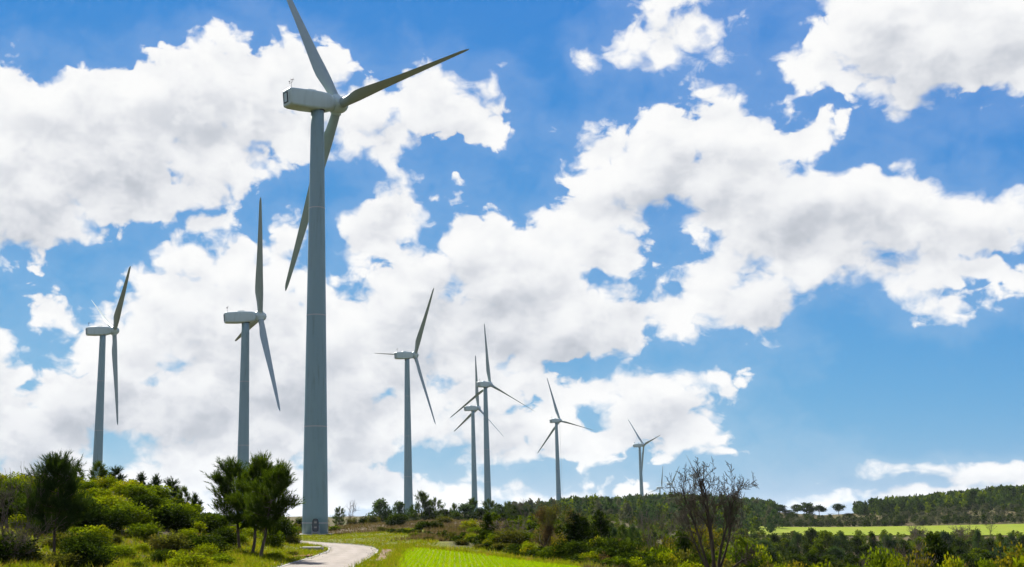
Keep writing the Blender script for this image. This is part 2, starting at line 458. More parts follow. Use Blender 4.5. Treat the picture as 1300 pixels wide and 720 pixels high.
# ------------------------------------------------------------------ terrain
# heights (m) surveyed on a fan: rows are distances, columns are bearings (named by where they meet the photo)
T_S = np.array([-2500, -600, 0, 100, 160, 210, 270, 330, 400, 480, 560, 650, 750, 850, 960, 1050, 1130, 1200, 1300, 1800, 4000.])
T_D = np.array([1, 40, 60, 72, 85, 100, 114, 140, 200, 250, 300, 380, 500, 560, 680, 800, 950, 1200, 2000, 4000, 12000.])
T_Z = np.array([
    [0.0] * 21,
    [0, 0, 0, 0, 0, 0, 0, 0, 0, 0, 0, 0, 0, -.2, -.4, -.5, -.5, -.5, -.5, -.5, 0],
    [.6, .4, .2, .1, .1, 0, 0, 0, 0, 0, 0, 0, 0, -.6, -1, -1.2, -1.2, -1.2, -1.2, -1, 0],
    [1.4, 1.2, .8, .6, .4, .2, .2, .05, 0, 0, 0, 0, 0, -1, -1.6, -2, -2, -2, -2, -2, 0],
    [3, 2.8, 2.4, 2.2, 1.8, 1.2, .6, .2, 0, 0, 0, -.1, -.6, -1.6, -2.4, -2.8, -2.8, -2.8, -2.8, -2, 0],
    [5, 5, 4.8, 5.0, 4.5, 3.2, 1.6, .4, 0, 0, .2, .1, -.9, -2.2, -3.2, -3.8, -4, -4, -4, -3, 0],
    [6.2, 6.2, 6.0, 6.5, 5.8, 4.6, 2.6, .6, 0, .1, .5, .3, -1, -2.8, -4, -4.6, -4.8, -4.8, -4.8, -3, 0],
    [5.5, 5.5, 5.2, 5.4, 4.8, 3.4, 1.6, .3, 0, .5, .9, .6, -1.0, -3.4, -5, -5.6, -5.8, -5.8, -5.8, -4, 0],
    [3, 3, 3, 2.8, 2, 1, .4, .1, 0, 1.0, 1.5, 1.0, -.8, -4, -6, -6.6, -6.6, -6.6, -6.6, -4, 0],
    [2, 2, 2, 2, 1.6, 1.2, 1, 1, 1.2, 2.6, 3.0, 2.4, .2, -4, -6.4, -6.8, -6.8, -6.8, -6.8, -4, 0],
    [2, 2, 2, 2, 2, 2, 2.2, 2.6, 3.2, 4.2, 4.5, 3.8, 1.2, -3.6, -6, -6.4, -6.4, -6.4, -6.4, -4, 0],
    [2, 2, 2, 2, 2, 2, 2.4, 2.8, 3.6, 4.6, 5.0, 4.6, 2.6, -2.4, -4, -4, -4, -4, -4, -3, 0],
    [2, 2, 2, 2, 2, 2, 2, 2.2, 3.0, 4.0, 4.4, 4.4, 4.0, 1, -1.8, -1.8, -1.8, -1.8, -1.8, 0, 0],
    [2, 2, 2, 2, 2, 2, 2, 2.2, 3.0, 3.6, 4.2, 4.4, 5.0, 4, .6, .2, .6, 1.2, 2.2, 5, 0],
    [2, 2, 2, 2, 2, 2, 2, 2, 3, 3.6, 4.4, 5.2, 7.4, 8, 5.6, 4.6, 8.0, 11.6, 16.5, 22, 8],
    [2, 2, 2, 2, 2, 2, 2, 2, 3, 3.6, 5, 6.6, 10.4, 12.4, 8.6, 4.2, 9.0, 13.0, 18.5, 26, 12],
    [0, 0, 0, 0, 0, 0, 0, 0, 2, 3, 4, 6.8, 12.6, 15.6, 10.4, 3, 6, 9, 13, 18, 10],
    [-2, -2, -2, -2, -2, -2, -2, -2, 0, 0, 0, 0, 1, 4, 2, 0, 0, 0, 0, 0, 0],
    [-12] * 21,
    [-12] * 21,
    [-10] * 21], float)
_ts = np.linspace(-2500, 4000, 1301)                      # 5 px bearings
_td = np.linspace(0, math.log(12000), 420)
_rows = np.stack([np.interp(_td, np.log(T_D), T_Z[:, j]) for j in range(len(T_S))], 1)
_tab = np.stack([np.interp(_ts, T_S, _rows[i]) for i in range(len(_td))], 0)
for _ in range(3):                                        # round the creases off
    for ax, w in ((0, 5), (1, 5)):
        pad = [(w, w) if a == ax else (0, 0) for a in (0, 1)]
        q = np.pad(_tab, pad, mode='edge')
        cs = np.cumsum(q, axis=ax)
        n = _tab.shape[ax]
        _tab = (np.take(cs, np.arange(2 * w, 2 * w + n), axis=ax) - np.take(np.concatenate([np.zeros_like(np.take(cs, [0], axis=ax)), cs], axis=ax), np.arange(0, n), axis=ax)) / (2 * w + 1)
KH = ray(CX + 1000, 659)[0] / 1000.0                      # sideways metres per metre of distance and pixel at the horizon

_lat = np.random.default_rng(3).random((256, 256)).astype(float)


def vnoise(x, y):
    xi, yi = np.floor(x).astype(int), np.floor(y).astype(int)
    fx, fy = x - xi, y - yi
    fx, fy = fx * fx * (3 - 2 * fx), fy * fy * (3 - 2 * fy)
    g = lambda a, b: _lat[a % 256, b % 256]
    return (g(xi, yi) * (1 - fx) + g(xi + 1, yi) * fx) * (1 - fy) + (g(xi, yi + 1) * (1 - fx) + g(xi + 1, yi + 1) * fx) * fy - 0.5


def fbm2(x, y, sc, oct=4):
    s = 0
    for i in range(oct):
        s = s + vnoise(x / sc * 2 ** i + 17 * i, y / sc * 2 ** i + 5 * i) * 0.5 ** i
    return s


def sm(x, a, b):
    t = np.clip((x - a) / (b - a), 0, 1)
    return t * t * (3 - 2 * t)


# centre line of the concrete track (world metres) and the corner of the near field
ROAD = np.array([(-5.5, 1), (-4.4, 20), (-3.4, 40), (-2.6, 55), (-1.9, 66), (-1.05, 78), (-0.25, 90), (0.2, 100), (-0.2, 110), (-1.6, 119), (-4.2, 127), (-8, 133), (-14, 138), (-24, 143), (-40, 150)], float)
ROAD_W = 1.95


def spline(P, n):
    t = np.linspace(0, len(P) - 1, n)
    i = np.clip(t.astype(int), 0, len(P) - 2); f = (t - i)[:, None]
    a, b, c, d_ = P[np.clip(i - 1, 0, None)], P[i], P[i + 1], P[np.clip(i + 2, None, len(P) - 1)]
    return 0.5 * (2 * b + (c - a) * f + (2 * a - 5 * b + 4 * c - d_) * f ** 2 + (3 * b - a - 3 * c + d_) * f ** 3)


ROAD_C = spline(ROAD, 260)
FIELD_EDGE = np.array([(4.9, 104), (7.2, 97), (9.4, 89), (11.2, 80), (12.7, 72), (14.4, 62), (17, 48), (21, 30), (24, 10)], float)   # far side, going right and near
FIELD_LEFT = np.array([(4.9, 104), (3.9, 95), (3.2, 86), (2.6, 76), (2.1, 66), (1.8, 50), (1.6, 30), (1.5, 10)], float)


def road_dist(x, y):
    x, y = np.asarray(x, float), np.asarray(y, float)
    out = np.full(x.shape, 99.0)
    near = (np.abs(x) < 50) & (y < 165)
    if near.any():
        xs, ys = x[near], y[near]
        dd = np.min((xs[:, None] - ROAD_C[None, :, 0]) ** 2 + (ys[:, None] - ROAD_C[None, :, 1]) ** 2, axis=1)
        out[near] = np.sqrt(dd)
    return out


def in_field(x, y, grow=0.0):
    l = np.interp(y, FIELD_LEFT[::-1, 1], FIELD_LEFT[::-1, 0]); r = np.interp(y, FIELD_EDGE[::-1, 1], FIELD_EDGE[::-1, 0])
    return (x > l - grow) & (x < r + grow) & (y < 104 + grow) & (y > 4)


BANK = np.array([(480, 165), (530, 140), (570, 119), (610, 105), (650, 94), (700, 82.5), (750, 74), (800, 68), (900, 62)], float)


def height(x, y, smooth_only=False):
    x, y = np.asarray(x, float), np.asarray(y, float)
    d_ = np.maximum(np.abs(y), 1.0)
    s = np.clip(CX + x / np.maximum(y, 1.0) / KH, -2500, 4000)
    fi = np.clip(np.log(d_) / math.log(12000) * 419, 0, 418.999); fj = (s + 2500) / 5.0
    i, j = fi.astype(int), np.clip(fj.astype(int), 0, 1299)
    a, b = fi - i, fj - j
    z = (_tab[i, j] * (1 - b) + _tab[i, j + 1] * b) * (1 - a) + (_tab[i + 1, j] * (1 - b) + _tab[i + 1, j + 1] * b) * a
    z = np.where(y < 1, 0.0, z)
    # a low bank runs behind the near field, steep on the side towards the camera
    bey = d_ - np.interp(s, BANK[:, 0], BANK[:, 1])
    z = z + .45 * sm(bey, 0, 1.0) * sm(bey, 55, 6) * sm(s, 470, 540) * sm(s, 780, 700)
    # tower pads stand level
    for (hx, hy, hz, r) in PADS:
        w = np.exp(-((x - hx) ** 2 + (y - hy) ** 2) / (2 * r * r))
        z = z * (1 - w) + hz * w
    if not smooth_only:
        quiet = sm(road_dist(x, y), 2.4, 6.0) * np.where(in_field(x, y, 0.6), 0.0, 1.0)
        quiet = quiet * sm(np.abs(y), 20, 60)
        z = z + quiet * (fbm2(x, y, 9.0, 4) * 0.55 * sm(d_, 50, 110) + fbm2(x, y, 60.0, 3) * 2.2 * sm(d_, 220, 600) * (1 - sm(y, 340, 375) * sm(y, 540, 515) * sm(s, 880, 930)))
    return z


def H(x, y):
    return float(height(np.array([x]), np.array([y]))[0])


HUBS = [  # hub position, bearing of the rotor axis, rotor phase (degrees)
    ((-2.21, 198.78, 73.97), 55.0, 92.9), ((-90.11, 448.44, 73.02), 64.8, 57.5), ((-26.86, 347.88, 61.48), 73.7, 25.8), ((30.2, 555.14, 78.16), 60.5, 37.7),
    ((81.5, 694.05, 79.89), 44.9, 120.0), ((87.04, 812.38, 76.91), 63.9, 6.7), ((166.2, 947.71, 79.3), 51.5, 106.1), ((280.5, 1146.92, 72.12), 75.1, 78.6),
    ((503.15, 1950.9, 52.57), 58.0, 14.0), ((532.21, 1996.55, 60.17), 59.8, 37.6), ((487.53, 1697.42, 63.59), 80.0, 84.0)]
HUB_H, OVER = 74.0, 4.3                                   # hub height above the foot, rotor overhang
PADS = []
for (hx, hy, hz), psi, ph in HUBS:
    a = math.radians(psi)
    PADS.append((hx - math.sin(a) * OVER, hy - math.cos(a) * OVER, hz - HUB_H, 12.0 if hy < 300 else 45.0))

# one sheet from the camera's feet to the horizon
_az = np.concatenate([np.linspace(-180, -24, 60, endpoint=False), np.linspace(-24, 38, 600, endpoint=False), np.linspace(38, 180, 60)])
_az = np.radians(_az)
_dd = np.concatenate([[0.3], np.geomspace(3, 45, 24, endpoint=False), np.geomspace(45, 190, 300, endpoint=False), np.geomspace(190, 330, 70, endpoint=False), np.geomspace(330, 1300, 90, endpoint=False), np.geomspace(1300, 12000, 24)])
gx, gy = np.sin(_az)[None] * _dd[:, None], np.cos(_az)[None] * _dd[:, None]
gz = height(gx.ravel(), gy.ravel()).reshape(gx.shape)
_rd = road_dist(gx.ravel(), gy.ravel()).reshape(gx.shape)
gz -= 0.06 * (_rd < ROAD_W + 0.1) + 0.05 * in_field(gx, gy, -0.3)
gs = CX + gx / np.maximum(gy, 1.0) / KH
verge = sm(_rd, 13, 4) * sm(gy, 160, 120) + sm(gy, 205, 180) * sm(gy, 118, 140) * sm(np.abs(gs - 455), 105, 70)
verge = np.clip(verge + 0.8 * in_field(gx, gy, 1.5), 0, 1)
dry = sm(gy, 105, 135) * sm(gy, 420, 330) * sm(gs, 330, 400) * sm(gs, 800, 700) * (1 - verge)
soil = sm(np.abs(gs - 235), 70, 30) * sm(np.abs(gy - 90), 20, 8) + .45 * sm(gs, 310, 250) * (gy < 125) + 0.5 * sm(gs, 960, 860) * sm(gs, 700, 760) * (gy < 160)
zone = np.stack([verge, np.clip(dry, 0, 1), np.clip(soil, 0, 1), np.ones_like(verge)], -1)
nr, nc = gx.shape
ii = np.arange(nr - 1)[:, None] * nc; jj = np.arange(nc - 1)[None]
gf = np.stack([ii + jj, ii + jj + 1, ii + nc + jj + 1, ii + nc + jj], -1).reshape(-1, 4)[:, ::-1]
m, nb, out = new_mat('rough_ground')
at = nb.t.nodes.new('ShaderNodeAttribute'); at.attribute_name = 'zone'
sz = nb.t.nodes.new('ShaderNodeSeparateColor'); nb.put(sz.inputs[0], at.outputs['Color'])
gpos = nb.t.nodes.new('ShaderNodeNewGeometry').outputs['Position']
n1 = nb.noise(gpos, 0.22, 6.0, 0.6); n2 = nb.noise(gpos, 2.6, 5.0, 0.65); n3 = nb.noise(gpos, 0.05, 4.0)
scrub = nb.ramp(n2.outputs[0], [(0.28, (0.023, 0.027, 0.008)), (0.55, (0.057, 0.061, 0.015)), (0.75, (0.099, 0.084, 0.034))])
green = nb.ramp(n2.outputs[0], [(0.3, (0.046, 0.057, 0.008)), (0.55, (0.106, 0.118, 0.012)), (0.75, (0.137, 0.106, 0.030))])
dryc = nb.ramp(n2.outputs[0], [(0.3, (0.042, 0.032, 0.017)), (0.55, (0.091, 0.067, 0.034)), (0.75, (0.152, 0.114, 0.061))])
soilc = nb.ramp(n2.outputs[0], [(0.3, (0.020, 0.015, 0.010)), (0.6, (0.048, 0.034, 0.022)), (0.8, (0.085, 0.064, 0.042))])
c = nb.mix(nb.ss(n1.outputs[0], 0.38, 0.62), scrub, dryc)
wob = nb.m('MULTIPLY', nb.m('SUBTRACT', n1.outputs[0], 0.5), 1.2)
c = nb.mix(nb.ss(nb.m('ADD', sz.outputs[1], wob), 0.35, 0.65), c, dryc)
c = nb.mix(nb.ss(nb.m('ADD', sz.outputs[2], wob), 0.35, 0.65), c, soilc)
c = nb.mix(nb.ss(nb.m('ADD', sz.outputs[0], wob), 0.35, 0.65), c, green)
principled(nb, out, c, 0.95, 0.05, (n2.outputs[0], 0.7, 0.25))
MAT['ground'] = m
ground = link('ground', mesh_np('ground', np.stack([gx, gy, gz], -1).reshape(-1, 3), gf, m, True, {'zone': zone.reshape(-1, 4)}))
tag(ground, kind='structure')

# concrete track with a pale raised edge
tn = np.gradient(ROAD_C, axis=0); tn /= np.linalg.norm(tn, axis=1, keepdims=True)
nm = np.stack([tn[:, 1], -tn[:, 0]], 1)                  # right-hand side


def strip(offs, lift, z_add=None):
    cols = [ROAD_C + nm * o for o in offs]
    v = []
    for k, cxy in enumerate(cols):
        zc = height(ROAD_C[:, 0], ROAD_C[:, 1], True)
        v.append(np.stack([cxy[:, 0], cxy[:, 1], zc + lift[k]], 1))
    v = np.stack(v, 1); n, k = v.shape[:2]
    i = np.arange(n - 1)[:, None] * k; j = np.arange(k - 1)[None]
    return v.reshape(-1, 3), np.stack([i + j, i + j + 1, i + k + j + 1, i + k + j], -1).reshape(-1, 4)


m, nb, out = new_mat('pale_concrete_track')
gpos = nb.t.nodes.new('ShaderNodeNewGeometry').outputs['Position']
n1 = nb.noise(gpos, 0.5, 6.0, 0.6); n2 = nb.noise(gpos, 7.0, 4.0, 0.7); n3 = nb.noise(nb.v('MULTIPLY', gpos, (1.2, 0.08, 1)), 1.0, 3.0)
c = nb.ramp(nb.m('ADD', nb.m('MULTIPLY', n1.outputs[0], 0.6), nb.m('MULTIPLY', n3.outputs[0], 0.4)), [(0.32, (0.144, 0.122, 0.095)), (0.5, (0.194, 0.167, 0.141)), (0.7, (0.228, 0.201, 0.179))])
c = nb.mix(nb.ss(n2.outputs[0], 0.58, 0.75), c, (0.129, 0.106, 0.084, 1))
ac = nb.t.nodes.new('ShaderNodeAttribute'); ac.attribute_name = 'across'
sa = nb.t.nodes.new('ShaderNodeSeparateColor'); nb.put(sa.inputs[0], ac.outputs['Color'])
n4 = nb.noise(gpos, 1.6, 5.0, 0.65)
edge = nb.ss(nb.m('ADD', sa.outputs[0], nb.m('MULTIPLY', nb.m('SUBTRACT', n4.outputs[0], 0.5), 0.9)), 0.78, 1.02)
c = nb.mix(nb.m('MULTIPLY', edge, 0.75), c, (0.114, 0.095, 0.053, 1))                       # soil and moss creeping in from the verge
rut = nb.m('MULTIPLY', sa.outputs[1], nb.ss(n4.outputs[0], 0.35, 0.6))
c = nb.mix(nb.m('MULTIPLY', rut, 0.7), c, (0.129, 0.110, 0.091, 1))                        # tyre tracks
principled(nb, out, c, 0.9, 0.15, (n2.outputs[0], 0.4, 0.02))
offs = [-1, -.8, -.62, -.45, -.28, -.1, .1, .28, .45, .62, .8, 1]
v, f = strip([ROAD_W * o for o in offs], [0.06 - 0.03 * o * o for o in offs])
acr = np.array([(abs(o), 1.0 if abs(abs(o) - .45) < .1 else (0.35 if abs(abs(o) - .45) < .2 else 0), 0, 1) for o in offs])
road = tag(link('concrete_track', mesh_np('concrete_track', v, f[:, ::-1], m, True, {'across': np.tile(acr, (len(ROAD_C), 1))})), kind='structure')
m2 = paint_mat('track_edge', (0.28, 0.27, 0.255), 0.9, 0.1, False)
for sgn in (-1, 1):
    v, f = strip([sgn * (ROAD_W - .02), sgn * (ROAD_W - .02), sgn * (ROAD_W + .11), sgn * (ROAD_W + .11)], [-0.06, 0.05, 0.05, -0.06])
    link('kerb', mesh_np('kerb', v, f if sgn < 0 else f[:, ::-1], m2), road)


def sheet(name, left, right, lift, mat, ny=120, nx=30, jag=0.0):
    """draped patch between two edge lines given as (x, y) with falling y"""
    ys = np.linspace(max(left[0, 1], right[0, 1]), max(left[-1, 1], right[-1, 1]), ny)
    l = np.interp(ys, left[::-1, 1], left[::-1, 0]); r = np.interp(ys, right[::-1, 1], right[::-1, 0])
    if jag:
        l = l + fbm2(ys * 0 + 3, ys, 2.5, 3) * jag; r = r + fbm2(ys * 0 + 40, ys, 2.5, 3) * jag
    t = np.linspace(0, 1, nx)
    x = l[:, None] * (1 - t) + r[:, None] * t; y = np.broadcast_to(ys[:, None], x.shape)
    z = height(x.ravel(), y.ravel(), True).reshape(x.shape) + lift
    i = np.arange(ny - 1)[:, None] * nx; j = np.arange(nx - 1)[None]
    f = np.stack([i + j, i + nx + j, i + nx + j + 1, i + j + 1], -1).reshape(-1, 4)
    return mesh_np(name, np.stack([x, y, z], -1).reshape(-1, 3), f, mat, True)


def field_mat(name, a, b, c_):
    m, nb, out = new_mat(name)
    gpos = nb.t.nodes.new('ShaderNodeNewGeometry').outputs['Position']
    n1 = nb.noise(gpos, 0.12, 4.0); n2 = nb.noise(gpos, 4.0, 4.0, 0.65)
    f = nb.m('ADD', nb.m('MULTIPLY', n1.outputs[0], 0.6), nb.m('MULTIPLY', n2.outputs[0], 0.4))
    principled(nb, out, nb.ramp(f, [(p_, tuple(.78 * q for q in k_)) for p_, k_ in ((0.33, a), (0.5, b), (0.66, c_))]), 0.95, 0.05, (n2.outputs[0], 0.6, 0.06))
    return m


MAT['crop_soil'] = field_mat('crop_under', (0.09, 0.12, 0.007), (0.15, 0.18, 0.010), (0.18, 0.15, 0.03))
field = tag(link('crop_field', sheet('crop_field', FIELD_LEFT, FIELD_EDGE, 0.02, MAT['crop_soil'], jag=0.5)), kind='structure')
MAT['far_field'] = field_mat('far_crop', (0.14, 0.19, 0.009), (0.18, 0.235, 0.011), (0.22, 0.22, 0.03))
fl = np.array([((940 - CX) * KH * d_, d_) for d_ in (505., 418.)]); fr = np.array([((1420 - CX) * KH * d_, d_) for d_ in (505., 418.)])
ys = np.linspace(505, 384, 30)
tag(link('far_crop_field', sheet('far_crop_field', fl, fr, 0.35, MAT['far_field'], 40, 90, 3.0)), kind='structure')
m = field_mat('bare_earth', (0.14, 0.09, 0.055), (0.21, 0.14, 0.09), (0.26, 0.19, 0.135))
el_ = np.array([(2.6, 101), (2.3, 93), (1.9, 84), (1.5, 76)], float); er_ = np.array([(3.4, 101), (3.8, 95), (2.95, 84), (2.3, 76)], float)


def on_earth(x, y):
    l = np.interp(y, el_[::-1, 1], el_[::-1, 0]); r_ = np.interp(y, er_[::-1, 1], er_[::-1, 0])
    return (y > 76) & (y < 101) & (x > l + .2 * vnoise(x * 2, y * 2)) & (x < r_ - .1)


tag(link('bare_earth_patch', sheet('bare_earth_patch', el_, er_, 0.035, m, 40, 8, 0.3)), kind='structure')

# ------------------------------------------------------------------ wind turbines
def rounded_rect(w, h, r, n=5):
    pts = []
    for cx_, cz_, a0 in ((w / 2 - r, h / 2 - r, 0), (-w / 2 + r, h / 2 - r, 90), (-w / 2 + r, -h / 2 + r, 180), (w / 2 - r, -h / 2 + r, 270)):
        for k in range(n):
            a = math.radians(a0 + 90 * k / (n - 1))
            pts.append((cx_ + r * math.cos(a), cz_ + r * math.sin(a)))
    return np.array(pts)


def loft(rings, cap=True):
    rings = np.asarray(rings, float); n, k = rings.shape[:2]
    i = np.arange(n - 1)[:, None] * k; j = np.arange(k)[None]; j2 = (j + 1) % k
    f = [np.stack([i + j, i + j2, i + k + j2, i + k + j], -1).reshape(-1, 4)]
    if cap:
        f.append(np.arange(k)[None, ::-1]); f.append(np.arange(k)[None] + (n - 1) * k)
    return rings.reshape(-1, 3), f


R_BLADE = 36.0
TILT = math.radians(5)


def blade_mesh():
    rs = np.concatenate([[1.0, 1.6, 2.4, 3.4, 4.6, 6.0, 7.4, 9.0], np.linspace(11, 34.5, 15), [35.3, 35.8, 36.0]])
    chord = np.interp(rs, [1, 2.4, 4.6, 7.0, 9, 14, 20, 28, 34.5, 35.5, 36], [1.65, 1.65, 1.95, 2.45, 2.45, 2.05, 1.62, 1.12, .68, .45, .12])
    thick = np.interp(rs, [1, 2.4, 4.6, 7.0, 9, 14, 20, 28, 34.5, 36], [1.0, 1.0, .72, .42, .34, .27, .22, .19, .17, .16])
    ax = np.interp(rs, [1, 2.4, 7.0, 12, 36], [0.5, 0.5, 0.34, 0.3, 0.3])          # pitch axis along the chord
    twist = np.radians(np.interp(rs, [1, 5, 9, 18, 36], [16, 16, 12, 5, 0]) + 9)   # parked near feather
    n = 22
    t = np.arange(n) / n * 2 * np.pi
    xc = 0.5 * (1 + np.cos(t))                                                      # 1 = trailing edge
    yt = 5 * 0.2 * (0.2969 * np.sqrt(xc) - 0.126 * xc - 0.3516 * xc ** 2 + 0.2843 * xc ** 3 - 0.1036 * xc ** 4) * 5 / 1.0
    yt = yt / (2 * yt.max()) * np.where(np.sin(t) >= 0, 1, -1)
    circ = 0.5 * np.sin(t)
    rings = []
    for r, c, th, a, tw in zip(rs, chord, thick, ax, twist):
        w = np.clip((th - 0.42) / 0.58, 0, 1)
        prof = (circ * w + yt * (1 - w)) * th * c
        along = (a - xc) * c                                                        # + is towards the wind
        y = along * math.cos(tw) - prof * math.sin(tw)
        x = along * math.sin(tw) + prof * math.cos(tw)
        rings.append(np.stack([x, y - 0.75 * (r / R_BLADE) ** 2, np.full(n, r)], 1))
    v, f = loft(rings)
    return mesh_np('blade', v, f, MAT['blade'], True)


def tower_profile():
    zs = np.linspace(0.25, HUB_H - 2.0, 25)
    return [(2.13 - 1.0 * (z / (HUB_H - 2.0)) ** 1.0, z) for z in zs]


TB = {}
TB['blade'] = blade_mesh()
v, f = lathe([(0.0, 0.25)] + tower_profile() + [(0.0, HUB_H - 2.0)], 48)
TB['tower'] = mesh_np('tower', v, f, MAT['tower'], True)


def ring_mesh(z, name='flange', dr=0.035, hh=0.09):
    r = 2.13 - 1.0 * z / (HUB_H - 2.0)
    v, f = lathe([(r - .02, z - hh), (r + dr, z - hh), (r + dr, z + hh), (r - .02, z + hh)], 48)
    return mesh_np(name, v, f, MAT['steel'])


TB['flanges'] = [ring_mesh(z) for z in (2.0, 17.5, 36.0, 54.5)]
v, f = lathe([(0, 0.3), (3.0, 0.3), (3.1, 0.22), (3.1, -1.2)], 40)
TB['foot'] = mesh_np('foundation', v, f[:, ::-1], MAT['concrete'])
v, f = lathe([(0.0, HUB_H - 2.1), (1.28, HUB_H - 2.1), (1.32, HUB_H - 1.95), (1.32, HUB_H - 1.45), (0, HUB_H - 1.4)], 40)
TB['yaw'] = mesh_np('yaw_bearing', v, f, MAT['dark'])


def tilt_pts(v, hub=False):
    """points written about the rotor axis (y along it, origin over the tower) -> turbine space"""
    v = np.asarray(v, float).copy()
    c, s = math.cos(TILT), math.sin(TILT)
    y, z = v[:, 1].copy(), v[:, 2].copy()
    v[:, 1] = OVER + (y - OVER) * c - z * s
    v[:, 2] = HUB_H + (y - OVER) * s + z * c
    return v


secs = []
for y, w, h, r, dz in ((-6.35, 2.3, 2.5, .35, .10), (-6.2, 2.75, 2.95, .40, .06), (-5.6, 2.95, 3.15, .42, .0), (-3.0, 3.05, 3.3, .45, -.05), (0.0, 3.05, 3.3, .5, -.05), (1.6, 2.95, 3.15, .7, -.03),
                       (2.4, 2.75, 2.9, 1.0, 0), (2.85, 2.5, 2.55, 1.2, 0), (2.95, 2.2, 2.2, 1.08, 0)):
    q = rounded_rect(w, h, r, 7)
    bev = 0.0
    secs.append(np.stack([q[:, 0], np.full(len(q), y), q[:, 1] + dz], 1))
v, f = loft(secs)
TB['nacelle'] = mesh_np('nacelle', tilt_pts(v), [f[0][:, ::-1], f[1][:, ::-1], f[2][:, ::-1]], MAT['nacelle'], False)
for p_ in TB['nacelle'].polygons:
    p_.use_smooth = len(p_.vertices) == 4
# rear hatch: a dark frame with a lighter door set in it
fr_parts = []
yb = -6.42
for lo, hi in (((-.78, yb - .05, -.85), (-.62, yb + .1, 1.0)), ((.30, yb - .05, -.85), (.46, yb + .1, 1.0)), ((-.62, yb - .05, .84), (.30, yb + .1, 1.0)), ((-.62, yb - .05, -.85), (.30, yb + .1, -.69))):
    fr_parts.append(box(lo, hi))
v, f = join(fr_parts)
TB['hatch_frame'] = mesh_np('frame', tilt_pts(v), f, MAT['dark'])
v, f = box((-.62, yb - .02, -.69), (.30, yb + .1, .84))
TB['hatch'] = mesh_np('hatch', tilt_pts(v), f, MAT['nacelle'])
# roof cooler hump, wind mast
secs = [np.stack([rounded_rect(w, .5, .12, 4)[:, 0], np.full(16, y), rounded_rect(w, h, .12, 4)[:, 1] + 1.62 + h / 2 - .1], 1) for y, w, h in ((-2.6, .9, .26), (-2.2, 1.3, .44), (-.6, 1.3, .44), (-.1, .9, .26))]
v, f = loft(secs)
TB['cooler'] = mesh_np('roof_cooler', tilt_pts(v), [q[:, ::-1] for q in f], MAT['nacelle'])
v1 = [tube([(.3, -5.4, 1.4), (.3, -5.4, 3.4)], .035, 6), tube([(-.25, -5.4, 2.7), (.75, -5.4, 2.7)], .028, 6), tube([(-.25, -5.4, 2.65), (-.25, -5.4, 3.05)], .03, 6), tube([(.75, -5.4, 2.65), (.75, -5.4, 3.05)], .03, 6),
      tube([(.3, -5.4, 3.15), (.3, -4.85, 3.55)], .03, 6), tube([(-.25, -5.4, 3.05), (-.25, -5.4, 3.13)], .13, 8), tube([(.72, -5.65, 3.08), (.78, -5.1, 3.08)], .05, 6)]
v, f = join(v1)
TB['mast'] = mesh_np('wind_mast', tilt_pts(v), f, MAT['dark'])
# spinner with three blade collars (the collars turn with each blade's angle, so the hub is rotated as a whole)
v, f = lathe([(0, -1.45), (1.25, -1.45), (1.5, -1.2), (1.58, -.4), (1.55, .4), (1.38, 1.0), (1.05, 1.5), (.6, 1.85), (.2, 1.98), (0, 2.0)], 36)
v = np.stack([v[:, 0], v[:, 2], -v[:, 1]], 1)
col_v, col_f = lathe([(.92, .6), (.96, 1.5), (.96, 1.72), (.89, 1.74)], 20)
parts = [(v, f)]
for k in range(3):
    a = 2 * math.pi * k / 3
    parts.append((np.stack([col_v[:, 0] * math.cos(a) + col_v[:, 2] * math.sin(a), col_v[:, 1], -col_v[:, 0] * math.sin(a) + col_v[:, 2] * math.cos(a)], 1), col_f))
v, f = join(parts)
TB['hub'] = mesh_np('hub', v, f, MAT['nacelle'], True)


def door_meshes(ang):
    """door, hood and steps of the tower foot; ang = direction of the door round the tower"""
    ca, sa = math.cos(ang), math.sin(ang)

    def put(v):
        v = np.asarray(v, float)
        return np.stack([v[:, 0] * -sa + v[:, 1] * ca, v[:, 0] * ca + v[:, 1] * sa, v[:, 2]], 1)
    n = 24
    t = np.linspace(0, 2 * np.pi, n, endpoint=False)
    oval = lambda w, h: np.stack([w * np.sign(np.cos(t)) * np.abs(np.cos(t)) ** .7, h * np.sign(np.sin(t)) * np.abs(np.sin(t)) ** .55], 1)

    def plate(w, h, y0, y1, z):
        o = oval(w, h)
        return loft([np.stack([o[:, 0], np.full(n, y), o[:, 1] + z], 1) for y in (y0, y1)])
    v1, f1 = plate(.52, 1.05, 1.9, 2.19, 1.65)
    v2, f2 = plate(.42, .95, 2.0, 2.23, 1.65)
    st = []
    for k in range(2):
        st.append(box((-.55, 2.75 + .28 * k, .42 - .18 * k), (.55, 3.05 + .28 * k, .47 - .18 * k)))
    st.append(box((-.6, 2.1, .54), (.6, 2.78, .62)))
    for sx_ in (-.58, .58):
        st.append(tube([(sx_, 2.7, .56), (sx_, 3.3, .1)], .05, 4))
        st.append(tube([(sx_, 2.25, .6), (sx_, 2.25, 1.6), (sx_, 3.2, 1.2), (sx_, 3.2, .15)], .03, 4))
    v3, f3 = join(st)
    lou = [mesh_np('louvre', put(b_[0]), b_[1], MAT['concrete']) for b_ in (box((-.22, 2.16, 1.2), (.22, 2.26, 1.45)), box((-.2, 2.16, 1.95), (.2, 2.26, 2.25)))]
    return (mesh_np('door_frame', put(v1), f1, MAT['dark']), mesh_np('door', put(v2), f2, MAT['door']), mesh_np('steps', put(v3), f3, MAT['steel']), lou)


